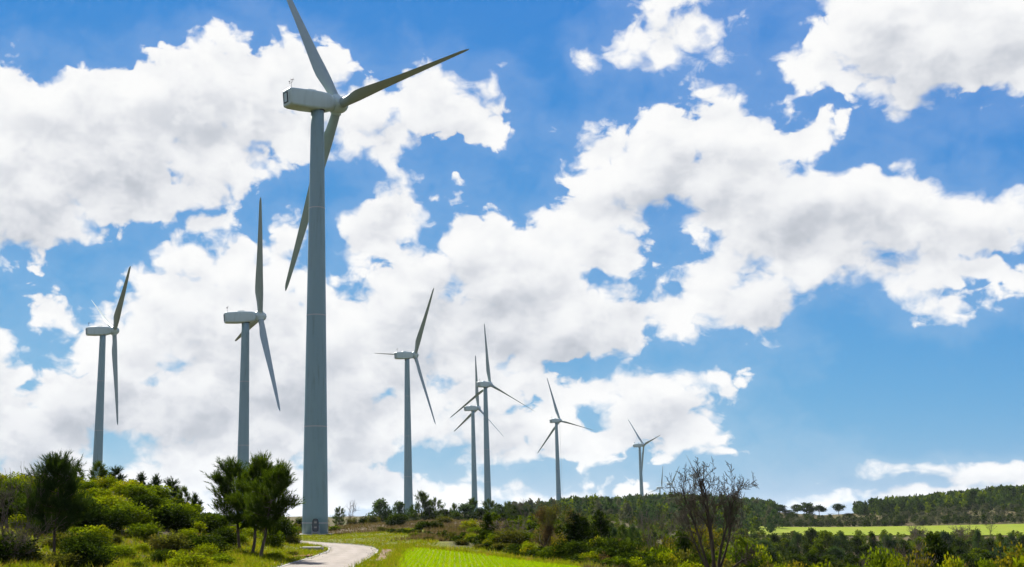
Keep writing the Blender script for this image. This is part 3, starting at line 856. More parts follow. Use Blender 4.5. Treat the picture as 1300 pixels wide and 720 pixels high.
T_LABEL = [
    'largest wind turbine, beside the bend of the concrete track', 'leftmost wind turbine, its foot hidden behind the bushy hill', 'wind turbine behind the three pines, left of the largest one',
    'wind turbine just right of the largest one, a blade pointing left', 'taller of the two overlapping wind turbines, with the nearer tower on the right', 'shorter of the two overlapping wind turbines, tower on the left',
    'wind turbine above the brown-leaved tree with a rope hanging beside its tower', 'small wind turbine above the wooded hill with one blade hanging along its tower', 'tiny far wind turbine, left of the pair beside the bare tree',
    'tiny far wind turbine between the other tiny one and the bare tree', 'tiny far wind turbine seen through the top branches of the bare tree']
for k, ((hx, hy, hz), psi, ph) in enumerate(HUBS):
    a = math.radians(psi)
    px_, py_, pz_, _r = PADS[k]
    root = bpy.data.objects.new('wind_turbine', None)
    COL.objects.link(root)
    root.location = (px_, py_, pz_)
    root.rotation_euler = (0, 0, -a)
    root.empty_display_size = 3
    tag(root, T_LABEL[k], 'wind turbine', 'wind turbines of the wind farm')
    tw = link('tower', TB['tower'], root)
    if k < 8:
        for me in TB['flanges']:
            link('flange', me, tw)
        link('foundation', TB['foot'], root)
        link('yaw_bearing', TB['yaw'], root)
    if k == 0:
        d1, d2, d3, d4 = door_meshes(math.radians(-90 + 3) + a)
        link('door_frame', d1, tw)
        dr = link('door', d2, root); [link('louvre', q_, dr) for q_ in d4]
        link('steps', d3, root)
    nac = link('nacelle', TB['nacelle'], root)
    if k < 8:
        h_ = link('hatch', TB['hatch'], nac)
        link('hatch_frame', TB['hatch_frame'], nac)
        link('roof_cooler', TB['cooler'], nac)
        link('wind_mast', TB['mast'], nac)
    hm = Matrix.Translation((0, OVER, HUB_H)) @ Matrix.Rotation(TILT, 4, 'X')
    link('hub', TB['hub'], root, mtx=hm @ Matrix.Rotation(math.radians(ph), 4, 'Y'))
    for b in range(3):
        ang = math.radians(ph + 120 * b)
        pitch = math.radians((48 if k == 1 else 30) if math.sin(ang) < -.5 else (-16 if math.sin(ang) > .5 and k in (4, 5, 6) else 0))            # each blade is pitched on its own bearing
        link('blade', TB['blade'], root, mtx=hm @ Matrix.Rotation(ang, 4, 'Y') @ Matrix.Rotation(pitch, 4, 'Z'))
    if k == 6:
        zt = HUB_H - 1.6
        v, f = tube([(2.6, 1.2, zt), (2.75, 1.25, zt * .5), (2.9, 1.3, 0.2)], .07, 6)
        tag(link('service_rope', mesh_np('service_rope', v, f, MAT['steel']), root), 'pale rope hanging from the nacelle')

# ------------------------------------------------------------------ plant builders (each returns parts: [(part name, mesh)])
def unit(v):
    return v / (np.linalg.norm(v, axis=-1, keepdims=True) + 1e-9)


def quads_at(c, ax, up, ln, wd):
    """diamond leaves: centre base c, pointing along ax, width along up"""
    ax, up = unit(ax), unit(up)
    sd = unit(np.cross(ax, up))
    ln, wd = np.asarray(ln)[..., None], np.asarray(wd)[..., None]
    v = np.stack([c, c + ax * ln * .45 + sd * wd * .5, c + ax * ln, c + ax * ln * .45 - sd * wd * .5], 1)
    n = len(c)
    return v.reshape(-1, 3), np.arange(4 * n).reshape(n, 4)


def needles(c, ax, ln, wd, r):
    """one thin triangle each"""
    ax = unit(ax); sd = unit(np.cross(ax, unit(r.normal(size=ax.shape))))
    ln = np.asarray(ln)[..., None]; wd = np.asarray(wd)[..., None]
    v = np.stack([c - sd * wd * .5, c + sd * wd * .5, c + ax * ln], 1)
    n = len(c)
    return v.reshape(-1, 3), np.arange(3 * n).reshape(n, 3)


def shoots(tips, dirs, size, r, per=22, wid=0.024):
    """bottle-brush shoots of pine needles along short upright axes"""
    n = len(tips)
    t = r.random((n, per))
    base = tips[:, None] + dirs[:, None] * (t * size[:, None])[..., None]
    rad = unit(r.normal(size=(n, per, 3)))
    ax = unit(dirs[:, None] * 1.5 + rad * (1.0 - 0.35 * t[..., None]))
    ln = size[:, None] * (0.34 + 0.22 * r.random((n, per))) * (1.0 - 0.25 * t)
    return needles(base.reshape(-1, 3), ax.reshape(-1, 3), ln.ravel(), np.full(n * per, wid), r)


def pine(seed, h=1.0, spread=0.30, crown0=0.34, lean=(0, 0), mat='needle', dens=1.0, shoot=0.055, ell=1.0, per=20, wid=0.0042, flat=0.0, trunk_r=0.014):
    """Aleppo pine, unit height: crown0 = where the foliage starts"""
    r = np.random.default_rng(seed)
    z = np.linspace(0, 1, 12)
    wob = np.cumsum(r.normal(0, 0.006, (12, 2)), 0)
    tp = np.stack([lean[0] * z ** 1.4 + wob[:, 0], lean[1] * z ** 1.4 + wob[:, 1], z * .95], 1)
    wood = [tube(tp, np.interp(z, [0, .05, .5, 1], [trunk_r * 1.35, trunk_r, trunk_r * .7, trunk_r * .15]), 8)]
    T_, D_, S_ = [], [], []
    nb_ = int(34 * dens)
    for k in range(nb_):
        u = crown0 + (1 - crown0) * ((k + r.random()) / nb_) ** 0.9 * 0.97
        p0 = np.array([np.interp(u / .95, z, tp[:, i]) for i in range(3)]); p0[2] = u * .95
        prof = float(np.interp((u - crown0) / (1 - crown0), [0, .15, .4, .65, .85, 1], [.55, .9, 1.0, .78, .48, .2])) if not flat else (1 - ((u - 1) / (1 - crown0)) ** 2 * .25)
        L = spread * prof * r.uniform(.62, 1.12)
        az = k * 2.399 + r.normal(0, .4)
        rise = r.uniform(.10, .55) if u < .7 else r.uniform(.3, .9)
        q = np.linspace(0, 1, 6)[:, None]
        dv = np.array([math.cos(az), math.sin(az) * ell, 0])
        pts = p0 + dv * L * q + np.array([0, 0, 1]) * L * (rise * q ** 1.6 - .10 * q)
        pts += r.normal(0, L * .03, pts.shape) * q
        wood.append(tube(pts, np.linspace(.0042, .0012, 6) * (.6 + L / spread), 5))
        # side twigs carry the shoots
        ns = int(7 + 20 * L / spread)
        for _ in range(ns):
            t = r.uniform(.30, 1.0)
            b = np.array([np.interp(t, q[:, 0], pts[:, i]) for i in range(3)])
            off = unit(r.normal(size=3) * np.array([1, 1, .6])) * L * r.uniform(.05, .34) * (1.15 - .4 * t)
            off[2] = abs(off[2]) * .9 - .01
            e = b + off
            if r.random() < .4:
                wood.append(tube(np.array([b, (b + e) / 2 + r.normal(0, .003, 3), e]), [.0014, .001, .0007], 4))
            m_ = r.integers(1, 4)
            for _j in range(m_):
                T_.append(e + r.normal(0, .012, 3)); S_.append(shoot * r.uniform(.7, 1.35))
                D_.append(unit(dv * r.uniform(.1, .8) + r.normal(0, .35, 3) + np.array([0, 0, r.uniform(.6, 1.6)])))
    for _ in range(int(26 * dens)):                                    # leader
        T_.append(tp[-1] + r.normal(0, .02, 3) + np.array([0, 0, -.03])); S_.append(shoot * r.uniform(.8, 1.5)); D_.append(unit(np.array([r.normal(0, .3), r.normal(0, .3), 1.0])))
    v, f = join(wood)
    v2, f2 = shoots(np.array(T_), np.array(D_), np.array(S_), r, per, wid)
    return [('trunk', mesh_np('trunk', v * h, f, MAT['bark'], True)), ('crown', mesh_np('crown', v2 * h, f2, MAT[mat]))]


def bush(seed, mat, lobes=9, leaf=0.075, n=2200, squat=1.0, box_=0.0, stems=True, upright=0.5):
    """rounded evergreen shrub, unit height, about 1.3 wide"""
    r = np.random.default_rng(seed)
    C, A, U, S = [], [], [], []
    cen = []
    for k in range(lobes):
        a = r.uniform(0, 2 * np.pi); rr = .42 * math.sqrt(r.random())
        rad = r.uniform(.20, .34) * (1.2 - .5 * rr)
        cz = r.uniform(.22, .98 - rad) * (1 - .55 * rr)
        if k < 5:                                         # skirt that reaches the ground
            a = k * 1.257 + r.normal(0, .2); rr = r.uniform(.26, .38); cz = r.uniform(.12, .22); rad = r.uniform(.22, .28)
        cen.append((rr * math.cos(a), rr * math.sin(a), cz, rad))
    for cx_, cy_, cz, rad in cen:
        m_ = int(n / lobes)
        d_ = unit(r.normal(size=(m_, 3)) + np.array([0, 0, .22]))
        R_ = rad * (1 + .22 * r.normal(size=m_)) * np.where(r.random(m_) < .35, r.uniform(.3, .9, m_), 1)
        p = np.array([cx_, cy_, cz]) + d_ * R_[:, None] * np.array([1, 1, .9])
        p[:, 2] = np.abs(p[:, 2])
        C.append(p); A.append(unit(d_ * .35 + r.normal(0, .7, (m_, 3)) + np.array([0, 0, upright * .6]))); U.append(d_ + r.normal(0, .38, (m_, 3))); S.append(leaf * r.uniform(.6, 1.3, m_))
    # sprigs that break the outline
    m_ = int(n * .12)
    ci = np.array(cen)[r.integers(0, lobes, m_)]
    d_ = unit(r.normal(size=(m_, 3)) + np.array([0, 0, .9]))
    C.append(ci[:, :3] + d_ * ci[:, 3:4] * r.uniform(1.05, 1.35, (m_, 1))); A.append(unit(d_ + r.normal(0, .3, (m_, 3)))); U.append(r.normal(size=(m_, 3))); S.append(leaf * r.uniform(.8, 1.7, m_))
    C, A, S, U = np.concatenate(C), np.concatenate(A), np.concatenate(S), np.concatenate(U)
    C[:, 2] = np.abs(C[:, 2])
    v, f = quads_at(C, A, U, S, S * .72)
    out_ = [('foliage', mesh_np('foliage', v, f, MAT[mat]))]
    if stems:
        w = []
        for cx_, cy_, cz, rad in cen:
            w.append(tube(np.array([(cx_ * .15, cy_ * .15, -.06), (cx_ * .55, cy_ * .55, cz * .5), (cx_, cy_, cz)]) + r.normal(0, .01, (3, 3)), [.02, .014, .006], 5))
        v, f = join(w)
        out_.insert(0, ('stem', mesh_np('stem', v, f, MAT['twig'], True)))
    return out_


def round_tree(seed, mat, trunk=.22, rx=.36, leaf=.042, n=3600, lobes=16, cone=0.0, bark='bark', sparse=0.0):
    """small broad tree or conifer, unit height: trunk = clear stem"""
    r = np.random.default_rng(seed)
    cen = []
    for k in range(lobes):
        u = (k + r.random()) / lobes
        z0 = trunk + (1 - trunk) * u * .92
        env = (1 - u) ** .75 * cone + (1 - cone) * math.sqrt(max(0.02, 1 - (2 * u - .85) ** 2 * .85))
        a = k * 2.399 + r.normal(0, .5); rr = rx * env * r.uniform(.25, .78)
        cen.append((rr * math.cos(a), rr * math.sin(a), z0, rx * r.uniform(.26, .44) * (.55 + .5 * env)))
    C, A, S, U = [], [], [], []
    for cx_, cy_, cz, rad in cen:
        m_ = int(n / lobes)
        d_ = unit(r.normal(size=(m_, 3)) + np.array([0, 0, .15]))
        R_ = rad * (1 + .26 * r.normal(size=m_)) * np.where(r.random(m_) < .3, r.uniform(.2, .9, m_), 1)
        C.append(np.array([cx_, cy_, cz]) + d_ * R_[:, None] * np.array([1, 1, .8])); A.append(unit(d_ * .4 + r.normal(0, .7, (m_, 3)) + np.array([0, 0, .4]))); U.append(d_ + r.normal(0, .4, (m_, 3))); S.append(leaf * r.uniform(.6, 1.4, m_))
    U = np.concatenate(U)
    C, A, S = np.concatenate(C), np.concatenate(A), np.concatenate(S)
    C[:, 2] = np.clip(C[:, 2], .02, None)
    C[:, 2] *= 1.0 / max(.95, C[:, 2].max())
    v, f = quads_at(C, A, U, S, S * .7)
    zz = np.linspace(0, .85, 7)
    tp = np.stack([np.cumsum(r.normal(0, .008, 7)), np.cumsum(r.normal(0, .008, 7)), zz - .03], 1)
    w = [tube(tp, np.linspace(.024, .006, 7), 7)]
    for cx_, cy_, cz, rad in cen:
        u = max(trunk * .7, cz - .25)
        b = np.array([np.interp(u, tp[:, 2], tp[:, i]) for i in range(3)])
        e = np.array([cx_, cy_, cz])
        w.append(tube(np.array([b, (b + e) / 2 + np.array([0, 0, -.01]), e]), [.009, .006, .002], 5))
    v1, f1 = join(w)
    return [('trunk', mesh_np('trunk', v1, f1, MAT[bark], True)), ('crown', mesh_np('crown', v, f, MAT[mat]))]


def bare_tree(seed, h=1.0, trunk_h=.16, forks=4, levels=5, spread=.75, r0=.026, mat='bark_grey', leaves=None, nleaf=0, leaf=.02, twig_min=.0011, shrink=.74, lean=0.0, up=.22, droop=0.0):
    """leafless tree by repeated forking, unit height"""
    r = np.random.default_rng(seed)
    segs, ends = [], []

    def grow(p, d_, L, rad, lev):
        n = 5 if lev < 3 else 4
        pts = [p]
        dd = d_.copy()
        for k in range(n - 1):
            dd = unit(dd + r.normal(0, .14 + .03 * lev, 3) + np.array([0, 0, up * .35 - droop * lev * .03]))
            pts.append(pts[-1] + dd * L / (n - 1))
        re = max(rad * (.62 if lev else .8), twig_min)
        segs.append((np.array(pts), np.linspace(rad, re, n), 7 if lev < 2 else (5 if lev < 4 else 4)))
        if lev >= levels:
            ends.append((pts[-1], dd)); ends.append((pts[-2], dd))
            return
        nk = forks if lev == 0 else r.integers(2, 4)
        base_az = r.uniform(0, 6.28)
        for k in range(nk):
            a = base_az + 2 * np.pi * k / nk + r.normal(0, .35)
            t = unit(np.cross(dd, np.array([math.cos(a), math.sin(a), .3])))
            ang = (spread if lev == 0 else .52) * r.uniform(.55, 1.25)
            nd = unit(dd * math.cos(ang) + t * math.sin(ang) + np.array([0, 0, up * .5]))
            grow(pts[-1], nd, L * shrink * r.uniform(.8, 1.2) if lev else r.uniform(.22, .30), re * r.uniform(.62, .85), lev + 1)
        if lev >= 1:                                                  # side twigs along the limb
            for k in range(r.integers(2, 5)):
                j = r.integers(1, n)
                a = r.uniform(0, 6.28)
                t = unit(np.cross(dd, np.array([math.cos(a), math.sin(a), .3])))
                nd = unit(dd * .6 + t * .8 + np.array([0, 0, up]))
                grow(pts[j], nd, L * .45 * r.uniform(.6, 1.2), max(rad * .3, twig_min), max(lev + 2, levels - 1))
    grow(np.array([0, 0, -.03]), unit(np.array([lean, 0, 1.0])), trunk_h, r0, 0)
    v, f = join([tube(*s) for s in segs])
    k_ = 1.0 / v[:, 2].max()
    v = v * k_
    out_ = [('trunk', mesh_np('trunk', v, f, MAT[mat], True))]
    if leaves:
        e = np.array([q[0] for q in ends]) * k_
        idx = r.integers(0, len(e), nleaf)
        c_ = e[idx] + r.normal(0, .028, (nleaf, 3))
        v2, f2 = quads_at(c_, r.normal(size=(nleaf, 3)) + np.array([0, 0, .2]), r.normal(size=(nleaf, 3)), leaf * r.uniform(.6, 1.4, nleaf), leaf * .6 * r.uniform(.6, 1.4, nleaf))
        out_.append(('crown', mesh_np('crown', v2, f2, MAT[leaves])))
    return out_


def limb_tree(seed, limbs, r0=.03, twig=.0026, depth=3):
    """bare tree with several stems: limbs = (x-lean, y-lean, length, start height, radius factor)"""
    r = np.random.default_rng(seed)
    segs = [(np.array([(0, 0, -.04), (0.004, 0, .05), (0, 0, .11)]), np.array([r0 * 1.5, r0 * 1.25, r0 * 1.1]), 10)]

    def branch(p, d_, L, rad, lev):
        n = [10, 7, 5, 4][lev]
        pts, dd = [p], unit(d_)
        for k in range(n - 1):
            dd = unit(dd + r.normal(0, .09 + .05 * lev, 3) + np.array([0, 0, .035 if lev == 0 else .07]))
            pts.append(pts[-1] + dd * L / (n - 1))
        pts = np.array(pts)
        rr = np.maximum(np.linspace(rad, rad * .3, n), twig)
        segs.append((pts, rr, 8 if lev == 0 else (5 if lev == 1 else 4)))
        if lev >= depth:
            return
        cnt = [11, 7, 5][lev]
        for k in range(cnt):
            t = (k + r.random()) / cnt * (.58 if lev == 0 else .8) + (.42 if lev == 0 else .2)
            i = min(int(t * (n - 1)), n - 2)
            b = pts[i] + (pts[i + 1] - pts[i]) * (t * (n - 1) - i)
            fwd = unit(pts[i + 1] - pts[i])
            a = k * 2.4 + r.normal(0, .5)
            side = unit(np.cross(fwd, np.array([math.cos(a), math.sin(a), .25])))
            ang = r.uniform(.55, 1.05)
            branch(b, fwd * math.cos(ang) + side * math.sin(ang) + np.array([0, 0, .12]), L * r.uniform(.26, .42) * (1.25 - .5 * t) * (1.0 if lev == 0 else 1.2), max(rr[i] * .5, twig), lev + 1)
    for lx, ly, L, z0, rf in limbs:
        branch(np.array([lx * .04, ly * .04, z0]), np.array([lx, ly, 1.0]), L, r0 * rf, 0)
    v, f = join([tube(*q) for q in segs])
    v = v / np.percentile(v[:, 2], 99.9)
    return [('trunk', mesh_np('trunk', v, f, MAT['bark_grey'], True))]


def bbox_w(parts):
    v = np.concatenate([np.array([q.co[:] for q in me.vertices])[::7] for _, me in parts])
    return (np.percentile(v[:, 0], 99) - np.percentile(v[:, 0], 1)), v[:, 2].max()


PROTO = {}


def proto(key, parts):
    w, h = bbox_w(parts)
    PROTO[key] = (parts, w, h)


for i in range(3):
    proto('pine%d' % i, pine(100 + i, spread=.28 + .03 * i, dens=.7, shoot=.09, per=16, wid=.007, crown0=.18))
proto('hero_left', pine(11, spread=.23, crown0=.27, lean=(-.12, 0), dens=.85, shoot=.10, per=26, wid=.0042, trunk_r=.015))
proto('hero_mid', pine(12, spread=.24, crown0=.30, lean=(.10, 0), dens=1.0, shoot=.10, per=26, wid=.0042, trunk_r=.017))
proto('hero_right', pine(13, spread=.23, crown0=.30, lean=(.13, 0.02), dens=.9, shoot=.10, per=26, wid=.0042, trunk_r=.017))
proto('hero_dark', pine(14, spread=.30, crown0=.24, dens=1.0, mat='needle_dark', shoot=.11, per=26, wid=.0045, trunk_r=.016))
proto('sapling0', pine(21, spread=.22, crown0=.06, dens=.42, shoot=.17, per=14, wid=.013, mat='needle_dark'))
proto('sapling1', pine(22, spread=.27, crown0=.08, dens=.45, shoot=.16, per=14, wid=.013))
for i in range(5):
    for mt in ('leaf_yellow', 'leaf_green', 'leaf_dark', 'leaf_olive'):
        proto('bush_%s%d' % (mt[5:], i), bush(200 + i + 17 * len(mt), mt, lobes=12 + i, n=4200, leaf=.060 + .008 * (i % 3)))
for i in range(2):
    proto('bush_gold%d' % i, bush(260 + i, 'leaf_gold', lobes=9, n=900, leaf=.07))
    proto('bush_brown%d' % i, bush(270 + i, 'leaf_brown', lobes=10, n=800, leaf=.055))
for i in range(4):
    proto('round%d' % i, round_tree(300 + i, 'needle_far', trunk=.16, rx=.38, n=3600))
    proto('dround%d' % i, round_tree(310 + i, 'leaf_dark', trunk=.10, rx=.36, n=3600))
    proto('ground%d' % i, round_tree(360 + i, 'leaf_green', trunk=.08, rx=.38, n=3400, lobes=14))
    proto('cone%d' % i, round_tree(320 + i, 'leaf_dark', trunk=.04, rx=.36, n=3800, cone=.8, lobes=22))
    proto('stone%d' % i, round_tree(330 + i, 'needle_dark', trunk=.46 + .05 * (i % 2), rx=.40, n=1500, lobes=11, leaf=.07))
proto('green_tree', round_tree(340, 'leaf_green', trunk=.14, rx=.42, n=2600))
proto('brown_tree', bare_tree(401, leaves='leaf_brown', nleaf=5200, leaf=.026, levels=4, trunk_h=.14, forks=5, spread=.6, r0=.016, shrink=.8, up=.34, twig_min=.0016))
proto('gold_tree', bare_tree(402, leaves='leaf_gold', nleaf=2600, leaf=.028, levels=4, trunk_h=.18, forks=4, spread=.5, r0=.015, up=.3, twig_min=.0016))
proto('bare_hero', limb_tree(420, [(-.62, .1, .74, .10, .55), (-.36, -.2, .84, .09, .7), (-.12, .25, .86, .10, .8), (.10, -.3, .86, .12, .75), (.34, .1, .86, .09, .7), (.60, .2, .76, .12, .55), (1.5, -.1, .50, .13, .45)], twig=.0018, r0=.027))
for i in range(3):
    proto('bare%d' % i, bare_tree(420 + i, levels=4, trunk_h=.20, forks=3 + i % 2, spread=.45, r0=.014, shrink=.8, up=.36, twig_min=.0025, mat='twig'))
    proto('twiggy%d' % i, bare_tree(430 + i, levels=4, trunk_h=.05, forks=6, spread=.7, r0=.014, shrink=.8, up=.3, twig_min=.0035, mat='twig', leaves='leaf_brown', nleaf=350, leaf=.03))

PART_LABEL = {}


def plant(key, name, x, y, w, h, label, cat, grp=None, rot=None, sink=0.03, z=None, keep=False):
    """one plant of its own with its own parts; w, h in metres"""
    parts, pw_, ph_ = PROTO[key]
    o = bpy.data.objects.new(name, None)
    COL.objects.link(o)
    o.empty_display_size = .3
    o.location = (x, y, (H(x, y) if z is None else z) - sink * h)
    sx_ = w / pw_
    sz_ = h / ph_
    o.scale = (sx_, sx_ if not keep else sx_, sz_)
    o.rotation_euler = (0, 0, rng.uniform(0, 6.28) if rot is None else rot)
    for nme, me in parts:
        link(nme, me, o)
    return tag(o, label, cat, grp)


def find_d(px, py, lo=45.0, hi=700.0):
    """distance at which the ground along this bearing meets the pixel row"""
    ds = np.geomspace(lo, hi, 500)
    zz = height((px - CX) * KH * ds, ds)
    r_ = ray(px, py)[2]
    prj = (zz - EYE) / ds - r_
    s_ = np.where(prj >= 0)[0]
    return float(ds[s_[0]]) if len(s_) else hi


def place(key, name, px, top, w_px, label, cat, d=None, base=None, grp=None, rot=None, zfix=None, hmin=.4):
    """stand a plant on the ground at bearing px, at distance d (or where the ground meets row base), as tall as row top says"""
    if d is None:
        d = find_d(px, base)
    rx_ = ray(px, base or 680)[0]
    x, y = rx_ * d, d
    z = H(x, y) if zfix is None else zfix
    h = max(hmin, ray(px, top)[2] * d + EYE - z)
    w = w_px * d / F
    return plant(key, name, x, y, w, h, label, cat, grp, rot, z=zfix)

# ------------------------------------------------------------------ the plants, from the left
place('hero_dark', 'pine_tree', 68, 565, 74, 'tall dark pine at the left edge, standing before the bushy hill', 'pine', base=706, rot=.6)
place('hero_left', 'pine_tree', 303, 573, 60, 'left one of the three pines beside the track, leaning left', 'pine', base=699, grp='three pines beside the track', rot=0)
place('hero_mid', 'pine_tree', 320, 565, 62, 'middle one of the three pines beside the track, the tallest', 'pine', base=706, grp='three pines beside the track', rot=0)
place('hero_right', 'pine_tree', 329, 577, 58, 'right one of the three pines beside the track, leaning right', 'pine', base=709, grp='three pines beside the track', rot=0)
place('bare1', 'bare_sapling', 6, 590, 40, 'bare sapling at the very left edge of the view', 'tree', base=709)
place('bare2', 'bare_sapling', 27, 582, 34, 'bare sapling between the left edge and the dark pine', 'tree', base=706)
place('twiggy0', 'withered_shrub', 30, 652, 44, 'withered twiggy shrub left of the dark pine', 'shrub', base=712)
place('twiggy2', 'withered_shrub', 12, 668, 40, 'withered twiggy shrub at the left edge, below the bare sapling', 'shrub', base=716)

# small pines along the crest of the hill
CREST = [(96, 592, 18, 'sapling1'), (121, 583, 22, 'sapling1'), (144, 588, 22, 'sapling0'), (176, 596, 17, 'sapling0'), (195, 598, 18, 'sapling0'), (216, 602, 24, 'sapling0'), (232, 615, 18, 'sapling1'), (247, 622, 16, 'sapling0')]
ORD = ['first', 'second', 'third', 'fourth', 'fifth', 'sixth', 'seventh', 'eighth', 'ninth', 'tenth', 'eleventh', 'twelfth', 'thirteenth', 'fourteenth', 'fifteenth', 'sixteenth', 'seventeenth', 'eighteenth', 'nineteenth', 'twentieth',
       'twenty-first', 'twenty-second', 'twenty-third', 'twenty-fourth', 'twenty-fifth', 'twenty-sixth']
for i, (px, top, w, key) in enumerate(CREST):
    place(key, 'young_pine', px, top, w, 'small spiky pine on the skyline of the left hill, %s from the left' % ORD[i], 'pine', d=112 + (i % 3) * 3, grp='young pines on the hill crest')

# shrubs of the hillside, row by row from its foot to its crest
HROWS = [(63, 'foot row', -10, 300, 14), (69, 'second row up', -10, 285, 13), (76, 'third row up', -10, 280, 12), (83, 'fourth row up', -10, 270, 12),
         (90, 'fifth row up', -10, 275, 13), (97, 'sixth row up', -10, 290, 15), (104, 'row below the crest', -10, 300, 17), (111, 'crest row', -10, 305, 19)]
for ri, (dist, where, p0, p1, n) in enumerate(HROWS):
    k = 0
    for i in range(n):
        px = p0 + (p1 - p0) * (i + rng.uniform(.15, .85)) / n
        d_ = dist + rng.uniform(-3, 3)
        x, y = (px - CX) * KH * d_, d_
        if abs(px - 235) < 48 and 80 < d_ < 97 and rng.random() < .35:
            continue
        if rng.random() < (.26 if ri < 6 else .10):
            continue
        if ri < 3 and 288 < px < 345:
            continue
        if float(road_dist(np.array([x]), np.array([y]))[0]) < 4.5:
            continue
        hgt = rng.choice([rng.uniform(.5, 1.0), rng.uniform(1.0, 2.1)]) * (1.1 if ri > 4 else 1.0) * (.7 if ri < 2 else 1)
        if ri > 4:
            hgt = min(hgt, 1.5 - .5 * max(0.0, (px - 140) / 150))
        shade = px < 150 and ri < 3
        col = rng.choice(['yellow', 'green', 'olive', 'dark'], p=[.20, .20, .15, .45] if shade else ([.42, .18, .08, .32] if ri < 5 else [.38, .26, .04, .32]))  # extra dark-leaved shrubs stand in for shade pockets, most below the pine
        cw = {'yellow': 'yellow-green', 'green': 'mid-green', 'olive': 'olive', 'dark': 'dark green'}[col]
        plant('bush_%s%d' % (col, rng.integers(0, 5)), 'shrub', x, y, hgt * rng.uniform(1.5, 2.4), hgt, '%s shrub, %s from left in the %s of the left hill' % (cw, ORD[k], where), 'shrub', 'shrubs on the left hillside')
        k += 1

# verge shrubs round the three pines and along the track
VERGE = [(262, 688, 30, 708, 'yellow', 'yellow-green shrub left of the three pines, lowest of them'), (283, 668, 34, 692, 'dark', 'dark rounded shrub directly left of the three pines'), (302, 676, 24, 690, 'green', 'green shrub seen between the pine trunks'),
         (360, 652, 34, 690, 'dark', 'dark round shrub right of the three pines, beside the track'), (346, 668, 26, 695, 'green', 'green shrub close behind the right pine trunk'), (372, 678, 20, 692, 'olive', 'low olive shrub between the pines and the track'),
         (250, 700, 36, 716, 'olive', 'olive shrub at the bottom edge, left of the three pines'), (350, 700, 22, 709, 'yellow', 'low yellow-green shrub at the foot of the right pine'), (372, 699, 16, 707, 'olive', 'small olive shrub near the stone slab by the track'),
         (280, 704, 34, 718, 'green', 'green shrub at the bottom edge below the left pine'), (212, 698, 40, 716, 'yellow', 'yellow-green shrub at the bottom edge below the eroded slope')]
for px, top, w, d_, col, lab in [(262, 650, 34, 128, 'dark', 'dark shrub at the right foot of the hill'), (280, 655, 30, 122, 'green', 'green shrub behind the left pine trunk, low on the hill'), (297, 657, 30, 130, 'dark', 'dark shrub behind the left pine trunk'),
                                 (313, 660, 28, 124, 'green', 'mid-green shrub behind the middle pine trunk'), (328, 659, 30, 132, 'dark', 'dark shrub behind the middle and right pine trunks'), (343, 661, 26, 128, 'olive', 'olive shrub behind the right pine trunk'),
                                 (272, 664, 28, 112, 'yellow', 'yellow-green shrub below the dark one at the right foot of the hill'), (320, 668, 26, 114, 'yellow', 'yellow-green shrub between the middle and right pine trunks')]:
    place('bush_%s%d' % (col, rng.integers(0, 5)), 'shrub', px, top, w, lab, 'shrub', d=d_, grp='shrubs behind the three pines')
for px, top, w, base, col, lab in VERGE:
    place('bush_%s%d' % (col, rng.integers(0, 5)), 'shrub', px, top, w, lab, 'shrub', base=base, grp='shrubs by the track')

# behind the tower, both sides
BEHIND = [(352, 661, 24, 240, 'dark', 'dark shrub on the ridge, third left of the big tower'), (366, 664, 22, 236, 'olive', 'olive shrub on the ridge, second left of the big tower'), (380, 655, 14, 246, 'dark', 'dark shrub on the ridge touching the big tower on its left'),
          (357, 652, 12, 262, 'dark', 'small dark shrub on the skyline left of the big tower'), (372, 668, 26, 222, 'green', 'green shrub low on the slope left of the big tower'), (424, 667, 14, 215, 'green', 'green shrub on the dry slope just right of the big tower'),
          (447, 655, 12, 262, 'olive', 'small olive shrub on the skyline beside the dead sapling'), (462, 653, 14, 262, 'green', 'small green shrub on the skyline left of the round pine'), (474, 654, 18, 255, 'olive', 'olive shrub at the foot of the round pine'),
          (412, 655, 9, 270, 'dark', 'tiny dark shrub on the skyline right of the big tower')]
for px, top, w, d_, col, lab in BEHIND:
    place('bush_%s%d' % (col, rng.integers(0, 5)), 'shrub', px, top, w, lab, 'shrub', d=d_, grp='shrubs on the dry ridge')
place('pine1', 'pine_tree', 431, 641, 15, 'little pine on the ridge just right of the big tower', 'pine', d=265)
place('bare0', 'bare_sapling', 444, 633, 15, 'dead sapling on the skyline right of the big tower', 'tree', d=268)
